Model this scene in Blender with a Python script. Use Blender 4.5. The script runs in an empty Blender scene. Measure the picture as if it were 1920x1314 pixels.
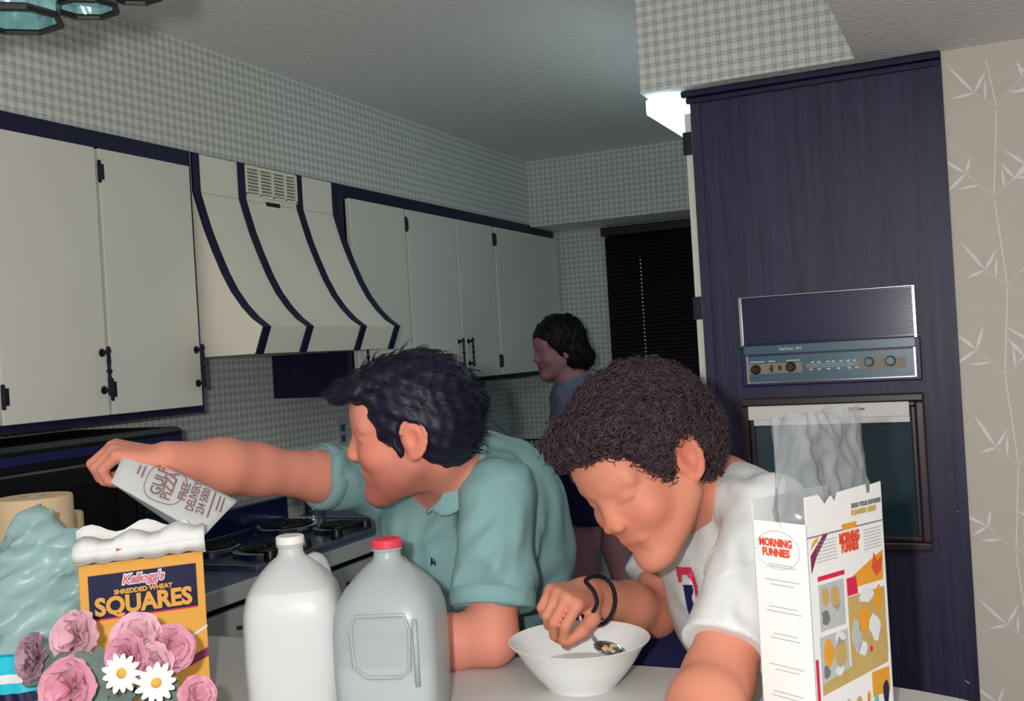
import bpy, bmesh, math, random
import numpy as np
from mathutils import Vector, Matrix, noise as mnoise
from mathutils.bvhtree import BVHTree
random.seed(7)
np.random.seed(7)
scene = bpy.context.scene
col = scene.collection

# ---------------------------------------------------------------- camera
YAW, PITCH, ROLL, FPX = math.radians(24.31), math.radians(.164), math.radians(-3.45), 1977.0
CAM = np.array([0, 0, 1.47])
def _basis():
    cy, sy = math.cos(YAW), math.sin(YAW)
    F = np.array([-sy*math.cos(PITCH), cy*math.cos(PITCH), math.sin(PITCH)])
    R = np.array([cy, sy, 0.]); U = np.cross(R, F)
    c, s = math.cos(ROLL), math.sin(ROLL)
    return F, c*R+s*U, -s*R+c*U
FW, RT, UP = _basis()
cd = bpy.data.cameras.new('camera'); cam = bpy.data.objects.new('camera', cd); col.objects.link(cam)
cd.sensor_width = 36; cd.lens = FPX/1920*36; cd.clip_start = .05
m = Matrix.Identity(4)
for i in range(3):
    m[i][0], m[i][1], m[i][2], m[i][3] = RT[i], UP[i], -FW[i], CAM[i]
cam.matrix_world = m
scene.camera = cam

# ---------------------------------------------------------------- light
w = bpy.data.worlds.new('world'); scene.world = w; w.use_nodes = True
w.node_tree.nodes['Background'].inputs[0].default_value = (.42, .62, .68, 1)
w.node_tree.nodes['Background'].inputs[1].default_value = .6
fl = bpy.data.lights.new('camera_flash', 'POINT'); fl.energy = 80; fl.color = (1, .985, .975); fl.shadow_soft_size = .018
flo = bpy.data.objects.new('camera_flash', fl); col.objects.link(flo)
flo.location = CAM - RT*.10 + UP*.045 + FW*.03
vs = scene.view_settings
vs.view_transform = 'Standard'; vs.look = 'None'; vs.exposure = 0.0; vs.gamma = 1.0; vs.use_curve_mapping = False

# ---------------------------------------------------------------- pixel / plane helpers
def ray(x, y): return FW + RT*(x-960)/FPX - UP*(y-657)/FPX
def at(x, y, d): return CAM + ray(x, y)*d
def on_x(x, y, v): d = ray(x, y); return CAM + d*(v-CAM[0])/d[0]
def on_y(x, y, v): d = ray(x, y); return CAM + d*(v-CAM[1])/d[1]
def on_z(x, y, v): d = ray(x, y); return CAM + d*(v-CAM[2])/d[2]
def nrm(v): v = np.asarray(v, float); return v/np.linalg.norm(v)

# ---------------------------------------------------------------- materials
def lin(c):
    return tuple(((v/255)/12.92 if v/255 <= .04045 else ((v/255+.055)/1.055)**2.4) for v in c) + (1,)
MATS = {}
def mat(name, c, rough=.6, spec=.3, var=.08, vscale=12., bump=0., bscale=200., metal=0., alpha=1., trans=0., sheen=0., tint=False, sss=0.,
        emit=None, estr=0., coat=0.):
    if name in MATS: return MATS[name]
    M = bpy.data.materials.new(name); M.use_nodes = True; MATS[name] = M
    nt = M.node_tree; N = nt.nodes; L = nt.links; b = N['Principled BSDF']
    b.inputs['Roughness'].default_value = rough; b.inputs['Specular IOR Level'].default_value = spec
    b.inputs['Metallic'].default_value = metal; b.inputs['Alpha'].default_value = alpha
    b.inputs['Transmission Weight'].default_value = trans; b.inputs['Coat Weight'].default_value = coat
    if sheen: b.inputs['Sheen Weight'].default_value = sheen
    if sss:
        b.inputs['Subsurface Weight'].default_value = sss; b.inputs['Subsurface Radius'].default_value = (1, .4, .25); b.inputs['Subsurface Scale'].default_value = .012
    C = lin(c)
    tc = N.new('ShaderNodeTexCoord')
    nz = N.new('ShaderNodeTexNoise'); nz.inputs['Scale'].default_value = vscale; nz.inputs['Detail'].default_value = 5
    L.new(tc.outputs['Object'], nz.inputs['Vector'])
    mx = N.new('ShaderNodeMix'); mx.data_type = 'RGBA'
    mx.inputs['A'].default_value = tuple(v*(1-var) for v in C[:3])+(1,)
    mx.inputs['B'].default_value = tuple(min(1, v*(1+var)) for v in C[:3])+(1,)
    L.new(nz.outputs['Fac'], mx.inputs['Factor'])
    out = mx.outputs['Result']
    if tint:
        at_ = N.new('ShaderNodeVertexColor'); at_.layer_name = 'tint'
        m2 = N.new('ShaderNodeMix'); m2.data_type = 'RGBA'; m2.blend_type = 'MULTIPLY'; m2.inputs['Factor'].default_value = 1
        L.new(out, m2.inputs['A']); L.new(at_.outputs['Color'], m2.inputs['B']); out = m2.outputs['Result']
    L.new(out, b.inputs['Base Color'])
    if bump:
        n2 = N.new('ShaderNodeTexNoise'); n2.inputs['Scale'].default_value = bscale; n2.inputs['Detail'].default_value = 3
        L.new(tc.outputs['Object'], n2.inputs['Vector'])
        bp = N.new('ShaderNodeBump'); bp.inputs['Strength'].default_value = bump; bp.inputs['Distance'].default_value = .004
        L.new(n2.outputs['Fac'], bp.inputs['Height']); L.new(bp.outputs['Normal'], b.inputs['Normal'])
    if emit:
        b.inputs['Emission Color'].default_value = lin(emit); b.inputs['Emission Strength'].default_value = estr
    return M

def plaid(name, ground, line, period=.027):
    M = bpy.data.materials.new(name); M.use_nodes = True; MATS[name] = M
    nt = M.node_tree; N = nt.nodes; L = nt.links; b = N['Principled BSDF']
    b.inputs['Roughness'].default_value = .75; b.inputs['Specular IOR Level'].default_value = .15
    g = N.new('ShaderNodeNewGeometry'); sp = N.new('ShaderNodeSeparateXYZ'); L.new(g.outputs['Position'], sp.inputs[0])
    def math_(op, a, bb=None):
        n = N.new('ShaderNodeMath'); n.operation = op
        for i, v in enumerate((a, bb)):
            if v is None: continue
            if isinstance(v, (int, float)): n.inputs[i].default_value = v
            else: L.new(v, n.inputs[i])
        return n.outputs[0]
    u = math_('ADD', sp.outputs['X'], sp.outputs['Y']); v = sp.outputs['Z']
    def lines(s):
        f = math_('FRACT', math_('DIVIDE', s, period))
        broad = math_('MULTIPLY', math_('LESS_THAN', math_('ABSOLUTE', math_('SUBTRACT', f, .42)), .26), .26)
        l1 = math_('LESS_THAN', math_('ABSOLUTE', math_('SUBTRACT', f, .30)), .06)
        l2 = math_('LESS_THAN', math_('ABSOLUTE', math_('SUBTRACT', f, .54)), .06)
        return math_('MINIMUM', math_('ADD', broad, math_('MULTIPLY', math_('ADD', l1, l2), .6)), 1.)
    k = math_('MULTIPLY', math_('ADD', lines(u), lines(v)), .5)
    mx = N.new('ShaderNodeMix'); mx.data_type = 'RGBA'
    mx.inputs['A'].default_value = lin(ground); mx.inputs['B'].default_value = lin(line)
    L.new(k, mx.inputs['Factor']); L.new(mx.outputs['Result'], b.inputs['Base Color'])
    return M

def wood(name, c1, c2, rough=.45, axis='Z', scale=(40, 40, 1.6)):
    M = bpy.data.materials.new(name); M.use_nodes = True; MATS[name] = M
    nt = M.node_tree; N = nt.nodes; L = nt.links; b = N['Principled BSDF']
    b.inputs['Roughness'].default_value = rough; b.inputs['Specular IOR Level'].default_value = .35
    g = N.new('ShaderNodeNewGeometry'); mp = N.new('ShaderNodeMapping'); mp.inputs['Scale'].default_value = scale
    L.new(g.outputs['Position'], mp.inputs[0])
    nz = N.new('ShaderNodeTexNoise'); nz.inputs['Scale'].default_value = 1.6; nz.inputs['Detail'].default_value = 8; nz.inputs['Roughness'].default_value = .65
    L.new(mp.outputs[0], nz.inputs['Vector'])
    cr = N.new('ShaderNodeValToRGB'); cr.color_ramp.elements[0].color = lin(c1); cr.color_ramp.elements[1].color = lin(c2)
    cr.color_ramp.elements[0].position = .3; cr.color_ramp.elements[1].position = .7
    L.new(nz.outputs['Fac'], cr.inputs[0]); L.new(cr.outputs[0], b.inputs['Base Color'])
    bp = N.new('ShaderNodeBump'); bp.inputs['Strength'].default_value = .15; bp.inputs['Distance'].default_value = .002
    L.new(nz.outputs['Fac'], bp.inputs['Height']); L.new(bp.outputs['Normal'], b.inputs['Normal'])
    return M

mat('ceiling', (240, 242, 242), .9, .1, .22, 60, 1.0, 75)
plaid('plaid', (228, 226, 218), (126, 154, 162))
mat('cab_white', (226, 224, 214), .45, .35, .03, 3)
mat('hood_white', (246, 241, 226), .4, .35, .02, 3)
wood('dark_wood', (16, 15, 44), (34, 32, 72))
wood('panel_wood', (30, 29, 58), (60, 57, 88), .46)
mat('iron', (14, 15, 40), .5, .4, .2, 30)
mat('black', (9, 9, 14), .35, .5, .2, 20)
mat('soft_black', (8, 8, 10), .8, .2, .2, 20)
mat('wallpaper_tan', (214, 207, 197), .8, .15, .05, 25)
mat('leaf_print', (244, 243, 240), .8, .15, .04, 25)
mat('floor', (92, 82, 74), .6, .3, .15, 8)
mat('counter_grey', (204, 202, 198), .45, .35, .05, 90)
mat('counter_slate', (96, 104, 140), .35, .4, .1, 40)
mat('counter_edge', (190, 192, 190), .5, .3, .04, 20)
mat('base_white', (186, 188, 186), .5, .3, .04, 5)
mat('chrome', (205, 208, 212), .18, .5, .03, 10, metal=1.)
mat('navy_gloss', (22, 26, 74), .18, .6, .1, 10)
mat('navy', (26, 30, 82), .4, .4, .1, 10)
mat('glass_dark', (40, 66, 78), .12, .6, .1, 6)
mat('beige_plate', (150, 140, 120), .5, .4, .05, 30)
mat('teal_panel', (70, 104, 122), .3, .5, .1, 14)
mat('brown_frame', (52, 36, 46), .35, .5, .2, 14)
mat('white_paint', (232, 230, 226), .5, .3, .03, 8)
mat('night_glass', (4, 4, 6), .1, .5, .1, 5)
mat('blind', (30, 18, 24), .4, .5, .2, 10)
mat('print_white', (225, 228, 228), .6, .2, .03, 10)

# ---------------------------------------------------------------- mesh builder
class MB:
    def __init__(s): s.v = []; s.f = []; s.mi = []; s.cur = 0
    def add(s, v, f):
        o = len(s.v); s.v += [tuple(map(float, p)) for p in v]
        for q in f: s.f.append(tuple(i+o for i in q)); s.mi.append(s.cur)
        return s
    def box(s, x0, x1, y0, y1, z0, z1):
        v = [(x, y, z) for z in (z0, z1) for y in (y0, y1) for x in (x0, x1)]
        return s.add(v, [(0, 2, 3, 1), (4, 5, 7, 6), (0, 1, 5, 4), (2, 6, 7, 3), (0, 4, 6, 2), (1, 3, 7, 5)])
    def obox(s, c, ax, ay, az):     # oriented box, half-axis vectors
        c, ax, ay, az = map(np.asarray, (c, ax, ay, az))
        v = [c+i*ax+j*ay+k*az for k in (-1, 1) for j in (-1, 1) for i in (-1, 1)]
        return s.add(v, [(0, 2, 3, 1), (4, 5, 7, 6), (0, 1, 5, 4), (2, 6, 7, 3), (0, 4, 6, 2), (1, 3, 7, 5)])
    def tube(s, pts, r, n=8, closed=False, caps=True):
        pts = [np.asarray(p, float) for p in pts]; k = len(pts)
        rs = [r]*k if isinstance(r, (int, float)) else list(r)
        up = None; v = []
        for i in range(k):
            a = pts[(i-1) % k] if (closed or i > 0) else pts[0]; b = pts[(i+1) % k] if (closed or i < k-1) else pts[-1]
            t = nrm(b-a + 1e-12)
            if up is None:
                up = np.cross(t, [0, 0, 1.]) if abs(t[2]) < .9 else np.cross(t, [1., 0, 0])
            up = nrm(up - t*np.dot(up, t)); w_ = np.cross(t, up)
            for j in range(n):
                q = 2*math.pi*j/n; v.append(pts[i]+rs[i]*(math.cos(q)*up+math.sin(q)*w_))
        f = []
        for i in range(k if closed else k-1):
            for j in range(n):
                a, b = i*n+j, i*n+(j+1) % n; c, d = ((i+1) % k)*n+(j+1) % n, ((i+1) % k)*n+j
                f.append((a, b, c, d))
        if not closed and caps:
            f.append(tuple(range(n-1, -1, -1))); f.append(tuple((k-1)*n+j for j in range(n)))
        return s.add(v, f)
    def cyl(s, p0, p1, r0, r1=None, n=20): return s.tube([p0, p1], [r0, r0 if r1 is None else r1], n)
    def lathe(s, prof, c, n=40, ax=(0, 0, 1), close=False):
        az = nrm(ax); a = nrm(np.cross(az, [0, 1., 0.]) if abs(az[1]) < .9 else np.cross(az, [1., 0, 0])); b = np.cross(az, a)
        c = np.asarray(c, float); v = []
        for r, z in prof:
            for j in range(n):
                q = 2*math.pi*j/n; v.append(c+az*z+r*(math.cos(q)*a+math.sin(q)*b))
        f = []; K = len(prof)
        for i in range(K-1):
            for j in range(n): f.append((i*n+j, i*n+(j+1) % n, (i+1)*n+(j+1) % n, (i+1)*n+j))
        if close: f.append(tuple(range(n-1, -1, -1))); f.append(tuple((K-1)*n+j for j in range(n)))
        return s.add(v, f)
    def sphere(s, c, r, n=12, m_=8, M=None):
        r = (r, r, r) if isinstance(r, (int, float)) else r; M = np.eye(3) if M is None else M
        v = []; f = []
        for i in range(m_+1):
            th = math.pi*i/m_
            for j in range(n):
                q = 2*math.pi*j/n
                v.append(np.asarray(c)+M@np.array([r[0]*math.sin(th)*math.cos(q), r[1]*math.sin(th)*math.sin(q), r[2]*math.cos(th)]))
        for i in range(m_):
            for j in range(n): f.append((i*n+j, (i+1)*n+j, (i+1)*n+(j+1) % n, i*n+(j+1) % n))
        return s.add(v, f)
    def prism(s, poly, o, u, v_, n_, t):   # polygon (a,b) -> o+a*u+b*v, extruded by n_*t
        o, u, v_, n_ = map(lambda q: np.asarray(q, float), (o, u, v_, n_)); k = len(poly)
        A = [o+a*u+b*v_ for a, b in poly]; B = [p+n_*t for p in A]
        return s.add(A+B, [tuple(range(k-1, -1, -1)), tuple(range(k, 2*k))]+[(i, (i+1) % k, k+(i+1) % k, k+i) for i in range(k)])

ORG = {}
def mesh_of(name, mb, mats=None, smooth=False, fixn=True):
    me = bpy.data.meshes.new(name); me.from_pydata(mb.v, [], mb.f)
    if fixn:
        bm = bmesh.new(); bm.from_mesh(me); bmesh.ops.remove_doubles(bm, verts=bm.verts, dist=1e-7)
        mi = None
        bmesh.ops.recalc_face_normals(bm, faces=bm.faces); bm.to_mesh(me); bm.free()
    return me
def place(o, parent, org):
    col.objects.link(o)
    if parent is not None:
        o.parent = parent; o.location = (0, 0, 0); ORG[o.name] = ORG[parent.name]
    else:
        o.location = org; ORG[o.name] = np.asarray(org, float)
def obj(name, mb, material, parent=None, smooth=False, bevel=0., fixn=True, label=None):
    V = np.array(mb.v)
    org = ORG[parent.name] if parent is not None else np.array([(V[:, 0].min()+V[:, 0].max())/2, (V[:, 1].min()+V[:, 1].max())/2, V[:, 2].min()])
    me = bpy.data.meshes.new(name); me.from_pydata([tuple(p) for p in V-org], [], mb.f)
    ms = material if isinstance(material, (list, tuple)) else [material]
    for q in ms: me.materials.append(MATS[q] if isinstance(q, str) else q)
    for p, i in zip(me.polygons, mb.mi): p.material_index = i
    if fixn:
        bm = bmesh.new(); bm.from_mesh(me); bmesh.ops.recalc_face_normals(bm, faces=bm.faces); bm.to_mesh(me); bm.free()
    if smooth is True: me.shade_smooth()
    elif smooth:
        me.shade_smooth(); me.set_sharp_from_angle(angle=math.radians(smooth))
    o = bpy.data.objects.new(name, me); place(o, parent, org)
    if bevel:
        b = o.modifiers.new('bevel', 'BEVEL'); b.width = bevel; b.segments = 2; b.limit_method = 'ANGLE'
    if label: o['label'] = label
    return o
def thing(name, label, cat, loc, group=None):
    o = bpy.data.objects.new(name, None); o.empty_display_size = .05; place(o, None, np.asarray(loc, float))
    o['label'] = label; o['category'] = cat
    if group: o['group'] = group
    return o
def tag(o, label, cat, group=None):
    o['label'] = label; o['category'] = cat
    if group: o['group'] = group
    return o
def struct(name, mb, material, parent=None, **k):
    o = obj(name, mb, material, parent, **k); o['kind'] = 'structure'; return o
def inst(src, off, parent=None):
    o = src.copy(); col.objects.link(o); o.location = Vector(src.location)+Vector(off); ORG[o.name] = ORG[src.name]+np.asarray(off, float); return o
def text(name, body, material, parent, o, u, v, size, bold=0., align='CENTER', ex=.0004, spacing=1., shear=0., xs=1.):
    c = bpy.data.curves.new(name, 'FONT'); c.body = body; c.size = size; c.align_x = align; c.align_y = 'CENTER'; c.extrude = ex
    c.offset = bold; c.space_character = spacing; c.shear = shear; c.resolution_u = 3; c.space_line = .85
    c.materials.append(MATS[material])
    tmp = bpy.data.objects.new('tmp', c); me = bpy.data.meshes.new_from_object(tmp); bpy.data.objects.remove(tmp)
    me.name = name
    u, v = nrm(u), nrm(v); n = np.cross(u, v); o = np.asarray(o, float)-ORG[parent.name]
    V = np.empty(len(me.vertices)*3); me.vertices.foreach_get('co', V); V = V.reshape(-1, 3)
    V = o + V[:, :1]*u*xs + V[:, 1:2]*v + V[:, 2:]*n
    me.vertices.foreach_set('co', V.ravel()); me.update()
    if not me.materials: me.materials.append(MATS[material])
    ob = bpy.data.objects.new(name, me); place(ob, parent, (0, 0, 0))
    return ob
# ================================================================ THE ROOM
XF, XW, YB, ZC, ZS = -2.07, -2.40, 5.22, 2.43, 2.11     # cabinet face, left wall, back wall, ceiling, soffit underside
YP, ZD = 2.739, 2.13                                    # tall end panel plane, dropped ceiling height
struct('floor', MB().box(-2.5, 1.9, -2.3, 5.3, -.05, 0), 'floor')
struct('wall_front', MB().box(-2.5, 1.9, -2.3, -2.22, 0, ZC), 'wallpaper_tan')  # unseen wall behind the camera, added to block world light and bounce the flash
struct('wall_dining', MB().box(1.82, 1.9, -2.22, YP+.08, 0, ZC), 'wallpaper_tan')  # unseen side closure, added to keep world light off the foreground
struct('ceiling', MB().box(-2.5, 1.9, -2.3, 5.3, ZC, ZC+.05), 'ceiling')
struct('wall_left', MB().box(XW-.06, XW, -2.22, 5.3, 0, ZC), 'plaid')
WX0, WX1, WZ0, WZ1 = -1.785, -1.02, 1.215, 2.09
mb = MB()
mb.box(XW, WX0, YB, YB+.08, 0, ZC).box(WX1, 1.8, YB, YB+.08, 0, ZC).box(WX0, WX1, YB, YB+.08, 0, WZ0).box(WX0, WX1, YB, YB+.08, WZ1, ZC)
struct('wall_back', mb, 'plaid')
struct('wall_right', MB().box(-.066, 1.8, YP, YP+.08, 0, ZD), 'wallpaper_tan')
def soffit(name, x0, x1, y0, y1, z0, z1):
    mb = MB().box(x0, x1, y0, y1, z0, z1); mb.mi[0] = 1
    return struct(name, mb, ['plaid', 'ceiling'])
soffit('trim_1', XW, XF, -2.22, YB, ZS, ZC)
soffit('trim_2', XF, -.7, 4.90, YB, 2.10, ZC)
soffit('trim_3', -.795, 1.8, 2.672, 4.0, ZD, ZC)
soffit('trim_4', -.255, 1.82, -2.22, 2.672, ZD, ZC)

# bamboo leaf print on the right wallpaper (flat print)
def bamboo(n0):
    mb = MB(); rnd = random.Random(5)
    y = YP-.0012; cnt = [0]
    def leaf(x, z, a, L_, w_):
        d = np.array([math.cos(a), math.sin(a)]); n = np.array([-d[1], d[0]]); pts = []
        for t, ww in ((0, .05), (.25, .8), (.45, 1), (.7, .6), (1, 0)):
            pts.append((t, ww))
        up = [(x+d[0]*t*L_+n[0]*w_*q*.5, z+d[1]*t*L_+n[1]*w_*q*.5) for t, q in pts]
        dn = [(x+d[0]*t*L_-n[0]*w_*q*.5, z+d[1]*t*L_-n[1]*w_*q*.5) for t, q in pts[:-1]][::-1]
        P_ = up+dn; cnt[0] += 1; y = YP-.0012-cnt[0]*4e-6
        mb.add([(a_, y, b_) for a_, b_ in P_], [tuple(range(len(P_)))])
    def stem(x0, z0, x1, z1, w_):
        d = nrm([x1-x0, z1-z0]); n = np.array([-d[1], d[0]])*w_/2
        cnt[0] += 1; y = YP-.0012-cnt[0]*4e-6
        mb.add([(x0+n[0], y, z0+n[1]), (x0-n[0], y, z0-n[1]), (x1-n[0], y, z1-n[1]), (x1+n[0], y, z1+n[1])], [(0, 1, 2, 3)])
    for sx in (.035, .17, .33, .5):
        z = .30; x = sx
        k = 0
        while z < 2.02:
            nz_ = z+.21; nx = x-.012+rnd.uniform(-.008, .008) if z > 0 else x
            nx = sx + (.012 if k % 2 else -.004)
            stem(x, z+.006, nx, min(nz_, 2.1)-.006, .0026)
            s = 1 if (k+int(sx*30)) % 2 else -1
            for q in range(2):
                bx, bz = x, z; a = math.pi/2 + s*(-.75 if q == 0 else .85)
                bl = .085 if q == 0 else .06
                ex, ez = bx+math.cos(a)*bl, bz+math.sin(a)*bl
                stem(bx, bz, ex, ez, .0013)
                for da, ll in ((-.2, .085), (.95, .050), (-1.5, .055)):
                    leaf(ex, ez, a+da*s+rnd.uniform(-.15, .15), ll*rnd.uniform(.75, 1.25), .0080)
                leaf((bx+ex)/2, (bz+ez)/2, a-.9*s, .05, .0065)
            x, z = nx, nz_; k += 1
    return mb
o = obj('bamboo_print', bamboo(0), 'leaf_print', bpy.data.objects['wall_right'], fixn=False); o['kind'] = 'stuff'; o['label'] = 'pale bamboo leaves printed on the tan wallpaper'

# ---------------------------------------------------------------- window with blind
win = obj('window_1', MB().box(WX0, WX1, YB+.05, YB+.06, WZ0, WZ1), 'night_glass'); win['kind'] = 'structure'
fr = MB().box(WX0, WX0+.02, YB+.0, YB+.05, WZ0, WZ1).box(WX1-.02, WX1, YB+.0, YB+.05, WZ0, WZ1).box(WX0+.02, WX1-.02, YB, YB+.05, WZ1-.02, WZ1)
obj('window_frame', fr, 'brown_frame', win)
obj('window_sill', MB().box(WX0-.02, WX1+.02, YB-.05, YB+.05, WZ0-.03, WZ0), 'white_paint', win, bevel=.004)
bl = thing('venetian_blind', 'dark brown venetian blind closed over the night window', 'blind', (WX0, YB, WZ0))
obj('headrail', MB().box(WX0-.012, WX1+.005, YB-.045, YB-.003, WZ1-.045, WZ1+.002), 'blind', bl, bevel=.003)
mb = MB(); c = math.radians(58)
mb.obox(((WX0+WX1)/2, YB-.022, WZ1-.062), ((WX1-WX0)/2-.002, 0, 0), (0, -.0135*math.cos(c), -.0135*math.sin(c)), (0, .0006*math.sin(c), -.0006*math.cos(c)))
s0 = obj('slat', mb, 'blind', bl)
k = int((WZ1-.062-WZ0-.03)/.0195)
for i in range(1, k+1): inst(s0, (0, 0, -.0195*i))
obj('bottom_rail', MB().box(WX0+.002, WX1-.002, YB-.034, YB-.012, WZ0+.004, WZ0+.02), 'blind', bl, bevel=.003)
mb = MB()
for i in range(6, 40): mb.box(-1.597, -1.590, YB-.0385, YB-.0365, WZ1-.07-.0195*i, WZ1-.07-.0195*i+.008)
obj('ladder_cord', mb, 'print_white', bl)

# ---------------------------------------------------------------- wall cabinets
def pull(parent, y, z, x=XF+.02, L_=.125):
    mb = MB(); h = L_/2
    prof = [(-h, .004), (-h*.82, .0075), (-h*.7, .0045), (-h*.35, .0055), (-h*.12, .0035), (0, .008), (h*.12, .0035), (h*.35, .0055), (h*.7, .0045), (h*.82, .0075), (h, .004)]
    mb.tube([(x+.022, y, z+a) for a, _ in prof], [r for _, r in prof], 8)
    for s in (-1, 1):
        mb.cyl((x, y, z+s*h*.76), (x+.024, y, z+s*h*.76), .0045, .0045, 8)
        mb.lathe([(.0, 0), (.011, .0005), (.010, .003), (0, .004)], (x, y, z+s*h*.76), 10, (1, 0, 0))
    return obj('handle', mb, 'iron', parent, smooth=40)
def hinge(parent, y, z, x=XF+.02):
    mb = MB().cyl((x+.002, y, z-.022), (x+.002, y, z+.022), .005, .005, 8).box(x-.001, x+.002, y, y+.016, z-.02, z+.02)
    mb.sphere((x+.002, y, z+.025), .005, 8, 6).sphere((x+.002, y, z-.025), .005, 8, 6)
    return obj('hinge', mb, 'iron', parent, smooth=40)
def wall_cabinet(label, y0, y1, doors):
    t = thing('wall_cabinet', label, 'cabinet', (XW, (y0+y1)/2, 1.355))
    obj('carcass', MB().box(XW+.002, XF-.012, y0+.001, y1-.001, 1.357, ZS-.002), 'dark_wood', t)
    f = MB().box(XF-.012, XF, y0, y1, 2.066, ZS-.002).box(XF-.012, XF, y0, y1, 1.355, 1.38)
    f.box(XF-.012, XF, y0, y0+.03, 1.38, 2.066).box(XF-.012, XF, y1-.022, y1, 1.38, 2.066)
    obj('face_frame', f, 'dark_wood', t)
    for d0, d1, hy, hingey in doors:
        d = obj('door', MB().box(XF+.0005, XF+.02, d0, d1, 1.375, 2.060), 'cab_white', t, bevel=.0025)
        if hy: pull(d, hy, 1.487)
        if hingey:
            hinge(d, hingey, 2.0); hinge(d, hingey, 1.44)
    return t
wall_cabinet('near off-white wall cabinet left of the range hood', 1.40, 2.405, [(1.42, 1.70, 1.45, None), (1.708, 2.028, 2.012, 1.71), (2.040, 2.378, 2.362, 2.038)])
wall_cabinet('far off-white wall cabinets between the range hood and the window wall', 3.165, 5.20,
             [(3.205, 3.595, 3.235, 3.60), (3.612, 4.020, 3.995, 3.604), (4.036, 4.395, 4.085, 4.40), (4.425, 5.185, 4.915, 4.42)])
# tan adhesive spot
# ---------------------------------------------------------------- range hood
HY0, HY1 = 2.412, 3.158
prof = [(-2.072, ZS-.003), (-2.072, 1.994), (-2.058, 1.945), (-2.04, 1.885), (-2.015, 1.82), (-1.985, 1.75), (-1.955, 1.695), (-1.92, 1.648), (-1.885, 1.612), (-1.850, 1.588), (-1.882, 1.513)]
hood = thing('range_hood', 'off-white curved range hood with dark vertical straps', 'range hood', (XW, (HY0+HY1)/2, 1.513))
poly = [(XW+.002, ZS-.003)]+prof+[(XW+.002, 1.513)]
obj('hood_body', MB().prism([(a, b) for a, b in poly], (0, HY0, 0), (1, 0, 0), (0, 0, 1), (0, 1, 0), HY1-HY0), 'hood_white', hood, smooth=20)
def strap(y, wd=.030):
    mb = MB(); n = len(prof); out = []
    for i, (a, b) in enumerate(prof):
        p0 = np.array(prof[max(0, i-1)]); p1 = np.array(prof[min(n-1, i+1)]); t = nrm(p1-p0); nn = np.array([-t[1], t[0]])
        if nn[0] < 0: nn = -nn
        out.append((a+nn[0]*.006, b+nn[1]*.006))
    ring = [(a-.001, b) for a, b in prof]+out[::-1]
    mb.prism(ring, (0, y, 0), (1, 0, 0), (0, 0, 1), (0, 1, 0), wd)
    # quads instead of one concave polygon
    v = mb.v; k = len(ring); f = []
    for i in range(n-1):
        j0, j1 = i, i+1; o0, o1 = k-1-i, k-2-i
        f += [(j0, j1, o1, o0), (k+j0, k+o0, k+o1, k+j1), (j0, k+j0, k+j1, j1), (o0, o1, k+o1, k+o0)]
    f += [(0, k-1, 2*k-1, k), (n-1, k+n-1, k+n, n)]
    mb.f = f; mb.mi = [0]*len(f)
    return obj('strap', mb, 'dark_wood', hood)
for y in (2.411, 2.618, 2.916, 3.129): strap(y)
s0 = None
obj('vent_backing', MB().box(-2.0735, -2.0705, 2.652, 2.912, 2.018, 2.100), 'soft_black', hood)
fr = MB()
for yy in (2.648, 2.7155, 2.782, 2.8485, 2.908): fr.box(-2.0712, -2.0655, yy, yy+.009, 2.013, 2.104)
fr.box(-2.0712, -2.0655, 2.648, 2.917, 2.010, 2.017)
obj('vent_frame', fr, 'hood_white', hood)
s0 = obj('louvre', MB().obox((-2.067, 2.686, 2.023), (.0035, 0, .0012), (0, .0295, 0), (-.0005, 0, .0022)), 'hood_white', hood)
for i in range(4):
    for j in range(8):
        if i or j: inst(s0, (0, .0665*i, .0105*j))
obj('maker_plate', MB().box(-2.0715, -2.069, 2.752, 2.822, 1.986, 1.999), 'black', hood)
obj('seam', MB().box(-2.073, -2.0708, HY0+.001, HY1-.001, 1.9935, 1.9955), 'counter_edge', hood)

# ---------------------------------------------------------------- tall cabinet with end panel
tc_ = thing('tall_cabinet', 'tall dark wood cabinet end with white door edge beside bamboo wallpaper', 'cabinet', (-.37, YP, 0))
obj('end_panel', MB().box(-.672, -.068, YP, YP+.02, 0, ZD-.002), 'panel_wood', tc_)
obj('carcass', MB().box(-.66, -.07, YP+.021, 3.7, 0, ZD-.002), 'dark_wood', tc_)
obj('stile', MB().box(-.680, -.655, YP-.006, YP, 0, ZD-.03), 'panel_wood', tc_)
obj('stile', MB().box(-.088, -.066, YP-.006, YP, 0, ZD-.03), 'panel_wood', tc_)
obj('crown_moulding', MB().box(-.70, -.067, YP-.022, YP, ZD-.018, ZD-.001).box(-.69, -.067, YP-.012, YP, ZD-.034, ZD-.018), 'dark_wood', tc_, bevel=.004)
for z0, z1 in ((1.12, 2.075), (.08, 1.11)):
    d = obj('door', MB().box(-.700, -.682, YP+.004, 3.25, z0, z1), 'cab_white', tc_, bevel=.002)
    for z in ((1.995, 1.56) if z0 > 1 else (.95, .2)):
        obj('hinge', MB().box(-.703, -.683, YP-.001, YP+.006, z-.03, z+.03).cyl((-.702, YP, z-.03), (-.702, YP, z+.03), .004, .004, 8), 'iron', d)

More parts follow.
